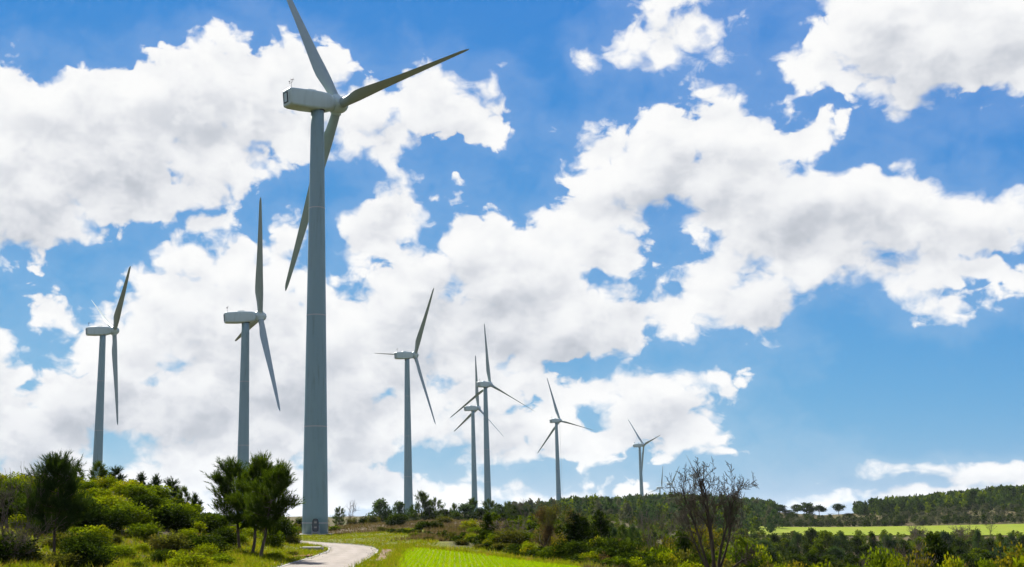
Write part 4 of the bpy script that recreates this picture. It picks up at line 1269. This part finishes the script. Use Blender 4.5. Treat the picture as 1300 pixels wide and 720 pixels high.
RIDGE = [(483, 631, 25, 'round0', 285, 'round pine on the ridge, left of the third tower'), (506, 634, 27, 'round1', 292, 'round pine on the ridge touching the third tower on its left'), (523, 638, 18, 'round2', 310, 'round pine on the ridge in front of the third tower'),
         (536, 620, 26, 'pine0', 290, 'tall pointed pine on the ridge right of the third tower'), (553, 629, 24, 'pine1', 296, 'pointed pine second right of the third tower'), (566, 645, 22, 'dround0', 300, 'low dark tree in the ridge wood, fifth from the right tower pair'),
         (578, 636, 14, 'pine2', 312, 'slim pine on the ridge left of the overlapping towers'), (590, 638, 34, 'round3', 300, 'broad round pine on the ridge left of the overlapping towers'), (602, 629, 20, 'pine0', 306, 'pine in front of the shorter overlapping tower'),
         (612, 643, 22, 'dround1', 296, 'dark tree between the feet of the overlapping towers'), (622, 631, 22, 'pine1', 312, 'pine in front of the taller overlapping tower'), (634, 638, 20, 'round0', 306, 'round pine just right of the overlapping towers'),
         (646, 634, 18, 'pine2', 312, 'pine second right of the overlapping towers'), (654, 640, 20, 'dround2', 304, 'dark round tree third right of the overlapping towers'), (665, 641, 22, 'round1', 310, 'round pine left of the brown-leaved tree'),
         (580, 650, 24, 'dround3', 285, 'low dark tree below the broad round pine'), (640, 651, 24, 'dround0', 280, 'low dark tree below the second pine right of the towers'), (676, 645, 18, 'dround1', 318, 'dark tree behind the brown-leaved tree'),
         (546, 643, 18, 'dround2', 288, 'low dark tree between the two pointed pines'), (495, 645, 14, 'dround3', 288, 'low dark tree between the two round pines')]
for px, top, w, key, d_, lab in RIDGE:
    place(key, 'pine_tree' if ('pine' in lab) else 'tree', px, top, w, lab, 'tree', d=d_, grp='trees on the ridge')

# dry slope shrubs and the thicket along the far side of the near field
SLOPE = [(503, 650, 24, 668, 'dark', 'dark boxy shrub on the dry slope below the round pines'), (537, 660, 20, 672, 'dark', 'left one of two round shrubs side by side on the dry slope'), (555, 661, 17, 672, 'dark', 'right one of two round shrubs side by side on the dry slope'),
         (596, 658, 20, 674, 'yellow', 'sunlit shrub on the dry slope, left of the dark juniper'), (574, 674, 18, 687, 'olive', 'olive shrub low on the dry slope'), (606, 668, 22, 680, 'green', 'green shrub at the foot of the dark juniper'),
         (623, 682, 17, 695, 'yellow', 'bright rounded shrub at the field edge below the dark juniper'), (600, 676, 18, 688, 'yellow', 'yellow-green shrub below left of the dark juniper'), (590, 667, 16, 677, 'olive', 'olive shrub right under the sunlit shrub'),
         (648, 669, 36, 692, 'olive', 'broad olive shrub between the juniper and the brown-leaved tree'), (640, 688, 26, 699, 'olive', 'low olive shrub at the field edge'), (675, 686, 28, 706, 'yellow', 'bright yellow-green shrub at the field edge before the brown-leaved tree'),
         (660, 690, 20, 703, 'dark', 'dark low shrub left of the bright one at the field edge'), (663, 672, 26, 690, 'green', 'green shrub behind the bright one at the field edge'), (700, 690, 30, 708, 'green', 'green shrub under the brown-leaved tree'),
         (716, 684, 34, 713, 'dark', 'large dark shrub right of the brown-leaved tree'), (735, 684, 30, 712, 'dark', 'second large dark shrub right of the brown-leaved tree'), (710, 675, 16, 712, 'gold', 'thin yellow shrub between the brown-leaved tree and the dark shrubs'),
         (610, 690, 18, 697, 'olive', 'small olive shrub left on the field edge'), (586, 684, 16, 692, 'olive', 'small olive shrub at the left end of the field edge'), (632, 676, 24, 690, 'green', 'green shrub under the dark juniper'),
         (618, 672, 22, 686, 'dark', 'dark shrub at the base of the juniper'), (688, 676, 26, 694, 'olive', 'olive shrub behind the trunk of the brown-leaved tree'), (545, 680, 14, 686, 'olive', 'tiny olive shrub in the dip of the slope'),
         (528, 676, 14, 682, 'green', 'tiny green shrub in the dip of the slope, further left'), (563, 655, 18, 664, 'olive', 'olive shrub near the top of the dry slope'), (488, 668, 14, 675, 'olive', 'small olive shrub left on the dry slope'),
         (652, 698, 22, 706, 'dark', 'low dark shrub on the very field edge'), (690, 702, 24, 711, 'dark', 'low dark shrub on the field edge under the brown-leaved tree')]
for px, top, w, base, col, lab in SLOPE:
    n_ = 2 if col in ('gold', 'brown') else 5
    place('bush_%s%d' % (col, rng.integers(0, n_)), 'shrub', px, top, w, lab, 'shrub', base=base, grp='shrubs beyond the near field')
place('cone0', 'juniper', 620, 648, 22, 'dark upright juniper on the dry slope', 'juniper', base=682)
place('brown_tree', 'brown_leaved_tree', 690, 632, 52, 'brown-leaved twiggy tree at the edge of the near field', 'tree', base=700)
place('bare0', 'bare_sapling', 668, 631, 22, 'thin bare tree poking out left of the brown-leaved tree', 'tree', d=190)
place('twiggy1', 'withered_shrub', 648, 657, 44, 'grey twiggy shrub behind the broad olive shrub', 'shrub', base=688)
place('cone1', 'conifer', 727, 646, 36, 'dark conical conifer right of the brown-leaved tree', 'conifer', d=125)
place('cone2', 'conifer', 742, 656, 26, 'smaller dark conifer leaning on the dark conical one', 'conifer', d=130)
place('cone3', 'conifer', 761, 645, 30, 'lone dark conical conifer before the wooded hill', 'conifer', d=128)
place('pine2', 'pine_tree', 789, 664, 16, 'small pine right of the lone conifer', 'pine', d=165)
place('round2', 'small_tree', 804, 663, 18, 'small green tree above the right end of the dark hedge', 'tree', d=170)
place('round3', 'small_tree', 780, 668, 16, 'small green tree left of the small pine', 'tree', d=175)
THICK = [(750, 682, 30, 100, 'dark', 'left shrub of the dark hedge'), (772, 679, 38, 100, 'dark', 'middle shrub of the dark hedge, the broadest'), (797, 681, 34, 101, 'dark', 'right shrub of the dark hedge'), (758, 681, 24, 104, 'yellow', 'sunlit shrub behind the dark hedge'),
         (747, 699, 24, 76, 'yellow', 'yellow-green shrub at the right tip of the field'), (765, 700, 24, 76, 'brown', 'reddish-brown withered shrub at the tip of the field'), (783, 705, 30, 75, 'green', 'green shrub right of the reddish-brown one'),
         (804, 706, 28, 76, 'yellow', 'yellow-green shrub at the bottom edge, right of the field tip'), (826, 704, 30, 78, 'dark', 'dark shrub at the bottom edge, left of the dark conifer'), (846, 698, 26, 82, 'yellow', 'sunlit shrub left below the dark conifer'),
         (843, 688, 24, 92, 'green', 'green shrub below the thin bare tree'), (818, 690, 26, 96, 'olive', 'olive shrub right of the dark hedge'), (830, 682, 26, 112, 'brown', 'withered brown shrub behind the thin bare trees'),
         (850, 680, 22, 116, 'gold', 'golden shrub left of the dark conifer'), (872, 712, 34, 70, 'yellow', 'yellow-green shrub at the bottom edge below the dark conifer'), (838, 713, 30, 70, 'olive', 'low olive shrub at the bottom edge, left of the bare tree'),
         (905, 706, 40, 78, 'olive', 'olive shrub behind the trunks of the big bare tree'), (930, 698, 40, 88, 'dark', 'dark shrub right of the trunks of the big bare tree'), (955, 704, 40, 86, 'dark', 'dark low shrub second right of the big bare tree'),
         (925, 712, 34, 70, 'olive', 'olive shrub at the bottom edge right of the big bare trunk'), (948, 682, 34, 118, 'green', 'green leafy shrub right of the big bare tree'), (962, 690, 26, 112, 'yellow', 'sunlit shrub behind the dark low ones'),
         (990, 706, 44, 84, 'olive', 'olive shrub above the bottom edge, third right of the big bare tree'), (985, 712, 36, 74, 'yellow', 'yellow shrub at the bottom edge, right of the big bare tree'), (1012, 711, 40, 76, 'gold', 'golden low shrub at the bottom edge below the dark tree row'),
         (1040, 713, 36, 74, 'yellow', 'low yellow-green shrub at the bottom edge below the dark tree row'), (1066, 714, 34, 73, 'olive', 'low olive shrub at the bottom edge, left of the round green one'), (1090, 712, 30, 76, 'green', 'low green shrub at the bottom edge touching the round green one'),
         (1117, 692, 42, 74, 'green', 'round bright green shrub left of the pinkish bare one'), (1138, 700, 30, 72, 'yellow', 'yellow-green shrub below the pinkish bare one'), (1160, 694, 34, 76, 'gold', 'golden shrub at the foot of the dark conifer on the right'),
         (1205, 704, 30, 74, 'yellow', 'yellow-green shrub right of the dark conifer on the right'), (1228, 708, 34, 74, 'brown', 'withered brown shrub at the bottom edge on the right'), (1250, 706, 32, 76, 'green', 'green shrub at the bottom edge on the right'),
         (1272, 708, 30, 74, 'olive', 'olive shrub at the bottom edge left of the golden bush'), (1290, 686, 46, 58, 'gold', 'tall golden-leaved bush in the lower right corner'), (1304, 690, 36, 57, 'yellow', 'yellow-green bush cut by the right edge'),
         (865, 694, 30, 96, 'olive', 'olive shrub behind the dark conifer left of the bare tree'), (886, 700, 30, 90, 'dark', 'dark shrub behind the golden tree'), (765, 692, 40, 92, 'dark', 'dark shrub filling in under the hedge'), (800, 696, 40, 90, 'dark', 'dark shrub below the right end of the hedge')]
for px, top, w, d_, col, lab in THICK:
    n_ = 2 if col in ('gold', 'brown') else 5
    place('bush_%s%d' % (col, rng.integers(0, n_)), 'shrub', px, top, w, lab, 'shrub', d=d_, grp='shrubs of the thicket', hmin=.7)
place('cone1', 'conifer', 866, 671, 32, 'dark conifer left of the big bare tree', 'conifer', d=98)
place('gold_tree', 'golden_tree', 888, 648, 46, 'golden half-bare tree behind the big bare tree', 'tree', d=105)
place('bare0', 'bare_sapling', 824, 640, 26, 'left one of two thin bare trees before the wooded hill', 'tree', d=125)
place('bare2', 'bare_sapling', 836, 634, 26, 'right one of two thin bare trees before the wooded hill', 'tree', d=128)
place('bare_hero', 'bare_tree', 904, 575, 108, 'big leafless tree with several trunks, dark against the sky', 'tree', d=68, rot=5.34)
place('green_tree', 'small_tree', 940, 676, 34, 'green tree right behind the big bare tree', 'tree', d=135)
place('twiggy0', 'withered_shrub', 1148, 678, 40, 'pinkish bare shrub between the round green one and the dark conifer', 'shrub', d=80)
place('cone3', 'conifer', 1184, 671, 46, 'dark broad conifer in the lower right, above the golden shrubs', 'conifer', d=82)
place('twiggy2', 'withered_shrub', 1094, 696, 26, 'grey bare shrub left of the round bright green one', 'shrub', d=110)

# row of dark trees before the far field
ROW = [(968, 684, 26), (982, 676, 20), (996, 682, 26), (1012, 674, 18), (1030, 668, 22), (1047, 670, 28), (1068, 673, 22), (1086, 679, 28), (1107, 671, 17), (1128, 677, 30), (1146, 684, 24), (1164, 682, 22), (1200, 672, 20), (1216, 680, 26), (1230, 684, 24),
       (1241, 670, 13), (1256, 682, 26), (1269, 674, 13), (1284, 676, 20), (1299, 678, 24), (1038, 688, 30), (1060, 692, 30), (1098, 690, 28), (1004, 692, 28), (1120, 694, 28), (1212, 692, 30), (1240, 694, 30), (1268, 692, 30), (976, 696, 28), (1288, 690, 26)]
for i, (px, top, w) in enumerate(ROW):
    fr_ = i >= 20
    order = sorted(q[0] for q in (ROW[20:] if fr_ else ROW[:20])).index(px)
    lab = ('dark round tree before the far field, %s from the left in the front row' if fr_ else 'dark tree before the far bright field, %s from the left in the row') % ORD[order]
    place(('cone%d' if i % 5 == 3 else ('dround%d', 'ground%d')[i % 3 - 1]) % (i % 4) if i % 3 else 'round%d' % (i % 4), 'tree', px, top, w, lab, 'tree', d=(190 if fr_ else 235) + (i * 37 % 40), grp='dark trees before the far field')
for i, (px, top, w) in enumerate([(958, 700, 34), (1024, 700, 36), (1048, 703, 36), (1078, 702, 34), (1102, 704, 30), (1180, 700, 30), (1222, 702, 34), (1252, 701, 34), (1280, 703, 34), (1006, 702, 34), (1150, 702, 34)]):
    place('dround%d' % (i % 4), 'tree', px, top, w, 'dark low tree in the hollow below the front row, %s from the left' % ORD[sorted([958, 1024, 1048, 1078, 1102, 1180, 1222, 1252, 1280, 1006, 1150]).index(px)], 'tree', d=150 + (i * 23 % 24), grp='dark trees in the hollow')
place('bare1', 'bare_tree', 1256, 657, 14, 'lone round bare tree standing in the far bright field', 'tree', d=392)
place('twiggy1', 'withered_shrub', 1160, 664, 26, 'bare pinkish tree at the near edge of the far field, left', 'tree', d=372)
place('twiggy0', 'withered_shrub', 1222, 664, 22, 'bare pinkish tree at the near edge of the far field, right', 'tree', d=372)

# skyline trees on the right
SKY = [(930, 638, 22, 'round0', 700, 'round tree on the skyline just right of the big bare tree'), (943, 641, 16, 'dround0', 690, 'dark round tree on the skyline, second right of the big bare tree'), (956, 638, 20, 'stone2', 690, 'tall tree on the skyline, third right of the big bare tree'),
       (969, 645, 14, 'dround1', 680, 'low dark tree on the skyline left of the umbrella pines'), (992, 640, 17, 'stone0', 660, 'leftmost umbrella pine on the right skyline'), (1004, 647, 16, 'dround2', 655, 'low dark tree between the first two umbrella pines'),
       (1014, 640, 14, 'stone1', 665, 'second umbrella pine from the left on the right skyline'), (1026, 637, 19, 'stone2', 655, 'largest umbrella pine, third from the left on the right skyline'), (1030, 645, 12, 'dround3', 650, 'low dark tree at the foot of the largest umbrella pine'),
       (1042, 640, 14, 'stone3', 660, 'fourth umbrella pine from the left on the right skyline'), (1067, 639, 14, 'stone1', 660, 'lone umbrella pine, fifth from the left on the right skyline'), (1099, 644, 16, 'dround1', 655, 'dark round tree at the left foot of the right-hand wood'),
       (1112, 632, 14, 'stone0', 660, 'umbrella pine at the left end of the right-hand wood'), (1080, 651, 12, 'bush_olive0', 655, 'small shrub on the skyline right of the lone umbrella pine'), (1056, 651, 10, 'bare1', 660, 'tiny bare tree on the skyline left of the lone umbrella pine'),
       (982, 650, 14, 'bush_olive1', 650, 'small shrub on the skyline under the leftmost umbrella pine'), (917, 640, 20, 'dround2', 720, 'dark tree on the skyline behind the big bare tree')]
for px, top, w, key, d_, lab in SKY:
    place(key, 'umbrella_pine' if 'umbrella pine' in lab and 'stone' in key else ('shrub' if 'bush' in key else 'tree'), px, top, w, lab, 'tree' if 'bush' not in key else 'shrub', d=d_, grp='trees on the right skyline')

# ------------------------------------------------------------------ far woods that read as one mass
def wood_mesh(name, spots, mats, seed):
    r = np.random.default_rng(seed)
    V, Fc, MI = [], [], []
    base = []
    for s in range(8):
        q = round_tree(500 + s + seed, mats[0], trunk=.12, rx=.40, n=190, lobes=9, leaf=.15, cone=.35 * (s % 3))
        me = q[1][1]
        c = np.empty(len(me.vertices) * 3); me.vertices.foreach_get('co', c)
        base.append(c.reshape(-1, 3))
        for _, mm in q:
            bpy.data.meshes.remove(mm)
    k = 0
    for x, y, z, h, w in spots:
        b = base[r.integers(0, 8)]
        a = r.uniform(0, 6.28); ca, sa = math.cos(a), math.sin(a)
        v = np.stack([(b[:, 0] * ca - b[:, 1] * sa) * w + x, (b[:, 0] * sa + b[:, 1] * ca) * w + y, b[:, 2] * h + z - .15], 1)
        V.append(v); n = len(v)
        Fc.append(np.arange(k, k + n).reshape(-1, 4)); k += n
        MI.append(np.full(n // 4, r.choice(len(mats), p=[.55, .45] if len(mats) == 2 else [.55, .29, .16])))
    me = mesh_np(name, np.concatenate(V), np.concatenate(Fc), MAT[mats[0]])
    for q_ in mats[1:]:
        me.materials.append(MAT[q_])
    me.polygons.foreach_set('material_index', np.concatenate(MI).astype(np.int32))
    return me


def scatter(s0, s1, d0, d1, n, hlo, hhi, seed, accept=None, wf=1.0):
    r = np.random.default_rng(seed)
    d_ = np.sqrt(r.uniform(d0 ** 2, d1 ** 2, n)); s = r.uniform(s0, s1, n)
    x, y = (s - CX) * KH * d_, d_
    if accept is not None:
        k = accept(s, d_, r); x, y, s, d_ = x[k], y[k], s[k], d_[k]
    z = height(x, y); h = r.uniform(hlo, hhi, len(x))
    return np.stack([x, y, z, h, h * r.uniform(.75, 1.15, len(x)) * wf], 1)


sp1 = scatter(640, 985, 400, 990, 2300, 3.0, 8.0, 31, lambda s, d_, r: (d_ > np.interp(s, [640, 700, 760, 985], [760, 560, 410, 430])) & (r.random(len(s)) < np.interp(d_, [430, 600, 800, 990], [.55, .7, .9, 1.0])))
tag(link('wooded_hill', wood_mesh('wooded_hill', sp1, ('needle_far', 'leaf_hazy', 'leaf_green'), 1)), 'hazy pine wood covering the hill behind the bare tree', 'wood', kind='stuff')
sp2 = scatter(1085, 1500, 575, 820, 2000, 3.2, 8.0, 32, lambda s, d_, r: (d_ > np.interp(s, [1085, 1130, 1300], [640, 610, 592])) & (r.random(len(s)) < np.interp(s, [1085, 1160], [.25, .95])))
tag(link('pine_wood', wood_mesh('pine_wood', sp2, ('needle_dark', 'needle_far', 'leaf_green'), 2)), 'dark pine wood covering the hill on the right', 'wood', kind='stuff')
sp3 = scatter(940, 1500, 508, 612, 1000, 1.4, 3.8, 33, lambda s, d_, r: r.random(len(s)) < np.where(d_ < 530, 1.0, .7), 1.4)
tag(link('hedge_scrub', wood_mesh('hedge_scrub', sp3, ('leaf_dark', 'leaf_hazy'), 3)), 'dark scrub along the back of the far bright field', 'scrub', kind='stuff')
sp4 = scatter(720, 1320, 92, 415, 1000, 1.2, 2.6, 34, lambda s, d_, r: (s > np.interp(d_, [118, 200, 390], [800, 780, 740])) & ((d_ < 412) | (s < 930)), 1.4)
tag(link('valley_scrub', wood_mesh('valley_scrub', sp4, ('leaf_green', 'leaf_dark', 'leaf_olive'), 4)), 'low scrub covering the floor of the hollow', 'scrub', kind='stuff')

sp5 = scatter(560, 960, 135, 520, 1100, .9, 2.4, 35, lambda s, d_, r: (s > np.interp(d_, [135, 180, 300, 520], [640, 625, 650, 600])) & (r.random(len(s)) < .9), 1.5)
tag(link('slope_scrub', wood_mesh('slope_scrub', sp5, ('leaf_green', 'leaf_dark', 'leaf_olive'), 5)), 'olive and dark scrub on the slope below the wooded hill', 'scrub', kind='stuff')

r = np.random.default_rng(36)  # low dark scrub added along the bank to stand for its shaded band
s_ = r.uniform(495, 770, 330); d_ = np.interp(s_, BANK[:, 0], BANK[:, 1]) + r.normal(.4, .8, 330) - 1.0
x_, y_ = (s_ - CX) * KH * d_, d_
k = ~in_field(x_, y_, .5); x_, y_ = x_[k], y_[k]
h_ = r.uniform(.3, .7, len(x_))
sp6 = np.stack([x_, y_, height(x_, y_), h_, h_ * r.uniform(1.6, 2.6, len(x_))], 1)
tag(link('bank_shade_scrub', wood_mesh('bank_shade_scrub', sp6, ('leaf_dark', 'leaf_dark', 'leaf_olive'), 6)), 'dark low scrub added as the shade of the bank behind the near field', 'bramble', kind='stuff')

# ------------------------------------------------------------------ grass and crop, uncountable
def blades(x, y, h, w, mat, name, seed, lean=.5, per=4, lift=0.0):
    r = np.random.default_rng(seed)
    n = len(x)
    z = height(x, y, False)
    X = np.repeat(np.stack([x, y, z + lift], 1), per, 0) + np.concatenate([r.normal(0, .05, (n * per, 2)), np.zeros((n * per, 1))], 1)
    hh = np.repeat(h, per) * r.uniform(.6, 1.2, n * per)
    ax = unit(np.concatenate([r.normal(0, lean, (n * per, 2)), np.ones((n * per, 1))], 1))
    v, f = needles(X, ax, hh, np.repeat(w, per), r)
    return link(name, mesh_np(name, v, f, MAT[mat]))


def rand_pts(n, s0, s1, d0, d1, seed, pw_=1.0):
    r = np.random.default_rng(seed)
    d_ = d0 * (d1 / d0) ** (r.random(n) ** pw_); s = r.uniform(s0, s1, n)
    return (s - CX) * KH * d_, d_, s, r


# sown rows of young crop
r = np.random.default_rng(51)
rows = []
for k in np.arange(-20, 60):
    t = np.arange(30, 106, .10)
    x0 = 1.0 + k * .32
    xx = x0 + (t - 66) * .085 + r.normal(0, .03, len(t)); rows.append(np.stack([xx, t + r.normal(0, .03, len(t))], 1))
rows = np.concatenate(rows)
rows = rows[in_field(rows[:, 0], rows[:, 1], -.05 + .25 * fbm2(rows[:, 0], rows[:, 1], 1.5, 2)) & (rows[:, 1] > 52)]
tag(blades(rows[:, 0], rows[:, 1], np.full(len(rows), .17), np.full(len(rows), .035), 'crop', 'crop_blades', 52, .55, 3, .02), 'bright green young crop in sown rows beside the track', 'crop', kind='stuff')
x, y, s, r = rand_pts(52000, 230, 800, 52, 205, 53)
k = (road_dist(x, y) > ROAD_W + .15) & ~in_field(x, y, -.1) & (~on_earth(x, y) | (r.random(len(x)) < .1))
vg = sm(road_dist(x, y), 12, 4) * sm(y, 160, 120) + sm(y, 205, 180) * sm(y, 118, 140) * sm(np.abs(s - 455), 105, 70) + in_field(x, y, 1.5)
kk = k & (vg + fbm2(x, y, 5, 2) * .8 > .45)
tag(blades(x[kk], y[kk], .14 + .30 * r.random(kk.sum()) ** 2, np.full(kk.sum(), .045), 'grass', 'verge_grass', 54, .55, 4), 'sunlit yellow-green grass along the track', 'grass', kind='stuff')
x, y, s, r = rand_pts(70000, 330, 800, 80, 330, 55)
vg = sm(road_dist(x, y), 12, 4) * sm(y, 160, 120) + sm(y, 205, 185) * sm(y, 118, 140) * sm(np.abs(s - 455), 105, 70)
kk = (road_dist(x, y) > ROAD_W + .6) & ~in_field(x, y, .2) & (vg + fbm2(x, y, 5, 2) * .8 < .5) & (sm(y, 105, 130) * sm(s, 330, 400) + (fbm2(x, y, 6, 2) * .8) > .4)
tag(blades(x[kk], y[kk], .20 + .45 * r.random(kk.sum()) ** 1.5, .04 + y[kk] * .0003, 'dry_grass', 'dry_grass', 56, .5, 4), 'brown dry grass on the slope behind the track', 'grass', kind='stuff')
x, y, s, r = rand_pts(16000, -20, 330, 58, 122, 57)
kk = (road_dist(x, y) > ROAD_W + .3) & ((np.abs(s - 235) > 40) | (np.abs(y - 90) > 12) | (r.random(len(x)) < .6))
tag(blades(x[kk], y[kk], .15 + .35 * r.random(kk.sum()) ** 2, np.full(kk.sum(), .045), 'grass', 'rough_grass', 58, .6, 4), 'rough grass between the shrubs of the left hill', 'grass', kind='stuff')
x, y, s, r = rand_pts(30000, 740, 1330, 56, 150, 59)
tag(blades(x, y, .2 + .4 * r.random(len(x)) ** 2, np.full(len(x), .05), 'dry_grass', 'rough_grass', 60, .55, 4), 'rough grass of the hollow on the right', 'grass', kind='stuff')

r = np.random.default_rng(61)
n_ = 800
i_ = r.integers(60, 190, n_); o_ = (ROAD_W + np.abs(r.normal(0, .35, n_)) - .25) * np.where(r.random(n_) < .5, -1, 1)
sx_ = ROAD_C[i_] + nm[i_] * o_[:, None] + r.normal(0, .2, (n_, 2))
q_ = np.array([(1, 0, 0), (-1, 0, 0), (0, 1, 0), (0, -1, 0), (0, 0, .7), (0, 0, -.5)], float)
t_ = np.array([(0, 2, 4), (2, 1, 4), (1, 3, 4), (3, 0, 4), (2, 0, 5), (1, 2, 5), (3, 1, 5), (0, 3, 5)])
sc_ = .015 + .06 * r.random(n_) ** 3
V_ = q_[None] * sc_[:, None, None] * r.uniform(.6, 1.4, (n_, 6, 3)) + np.concatenate([sx_, height(sx_[:, 0], sx_[:, 1], True)[:, None] + .05], 1)[:, None]
tag(link('verge_stones', mesh_np('verge_stones', V_.reshape(-1, 3), (t_[None] + 6 * np.arange(n_)[:, None, None]).reshape(-1, 3), MAT['concrete'])), 'loose pale stones along the edges of the track', 'stones', kind='stuff')

r = np.random.default_rng(63)
e_ = np.concatenate([FIELD_EDGE[:6], FIELD_LEFT[:6]])
t_ = r.random(2600); w_ = r.random(2600) < .6
ys_ = np.where(w_, 60 + t_ * 45, 60 + t_ * 45)
xs_ = np.where(w_, np.interp(ys_, FIELD_EDGE[::-1, 1], FIELD_EDGE[::-1, 0]), np.interp(ys_, FIELD_LEFT[::-1, 1], FIELD_LEFT[::-1, 0])) + r.normal(0, .28, 2600)
tag(blades(xs_, ys_, .15 + .4 * r.random(2600) ** 2, np.full(2600, .045), 'grass', 'margin_weeds', 64, .5, 5), 'ragged weeds along the margin of the near field', 'weeds', kind='stuff')

# ------------------------------------------------------------------ stone slab and fallen rusty beam beside the track
d_ = find_d(396, 699); x = (396 - CX) * KH * d_
r = np.random.default_rng(71)
bm = bmesh.new(); bmesh.ops.create_cube(bm, size=1)
bmesh.ops.bevel(bm, geom=bm.edges[:], offset=.12, segments=2, affect='EDGES')
for q in bm.verts:
    q.co += Vector(r.normal(0, .03, 3)); q.co.x *= 1.9; q.co.y *= .9; q.co.z *= .34
me = bpy.data.meshes.new('stone_slab'); bm.to_mesh(me); bm.free(); me.materials.append(MAT['concrete'])
tag(link('stone_slab', me, loc=(x, d_, H(x, d_) + .12)), 'pale flat stone slab on the verge left of the track', 'stone')
m = field_mat('red_earth', (0.13, 0.05, 0.028), (0.20, 0.085, 0.045), (0.26, 0.14, 0.08))
d_ = find_d(384, 708); x0 = (384 - CX) * KH * d_
e1 = np.array([(x0 + .25, d_ + 4.5), (x0 - .3, d_ + 1.5), (x0 - .8, d_ - 2.0)]); e2 = np.array([(x0 + .7, d_ + 4.5), (x0 + .4, d_ + 1.5), (x0 - .5, d_ - 2.0)])
tag(link('red_earth_patch', sheet('red_earth_patch', e1, e2, 0.10, m, 40, 8, 0.3)), kind='structure')

# ------------------------------------------------------------------ the air: thin even haze round the whole place, sky and clouds outside
m, nb, out = new_mat('thin_haze')
vol = nb.t.nodes.new('ShaderNodeVolumePrincipled')
vol.inputs['Color'].default_value = (0.80, 0.90, 1.0, 1)
vol.inputs['Density'].default_value = 0.000025
vol.inputs['Anisotropy'].default_value = 0.2
nb.t.links.new(vol.outputs[0], out.inputs['Volume'])
v, f = box((-12600, -12600, -16), (12600, 12600, 128))
hz = tag(link('haze', mesh_np('haze', v, f, m)), kind='stuff')
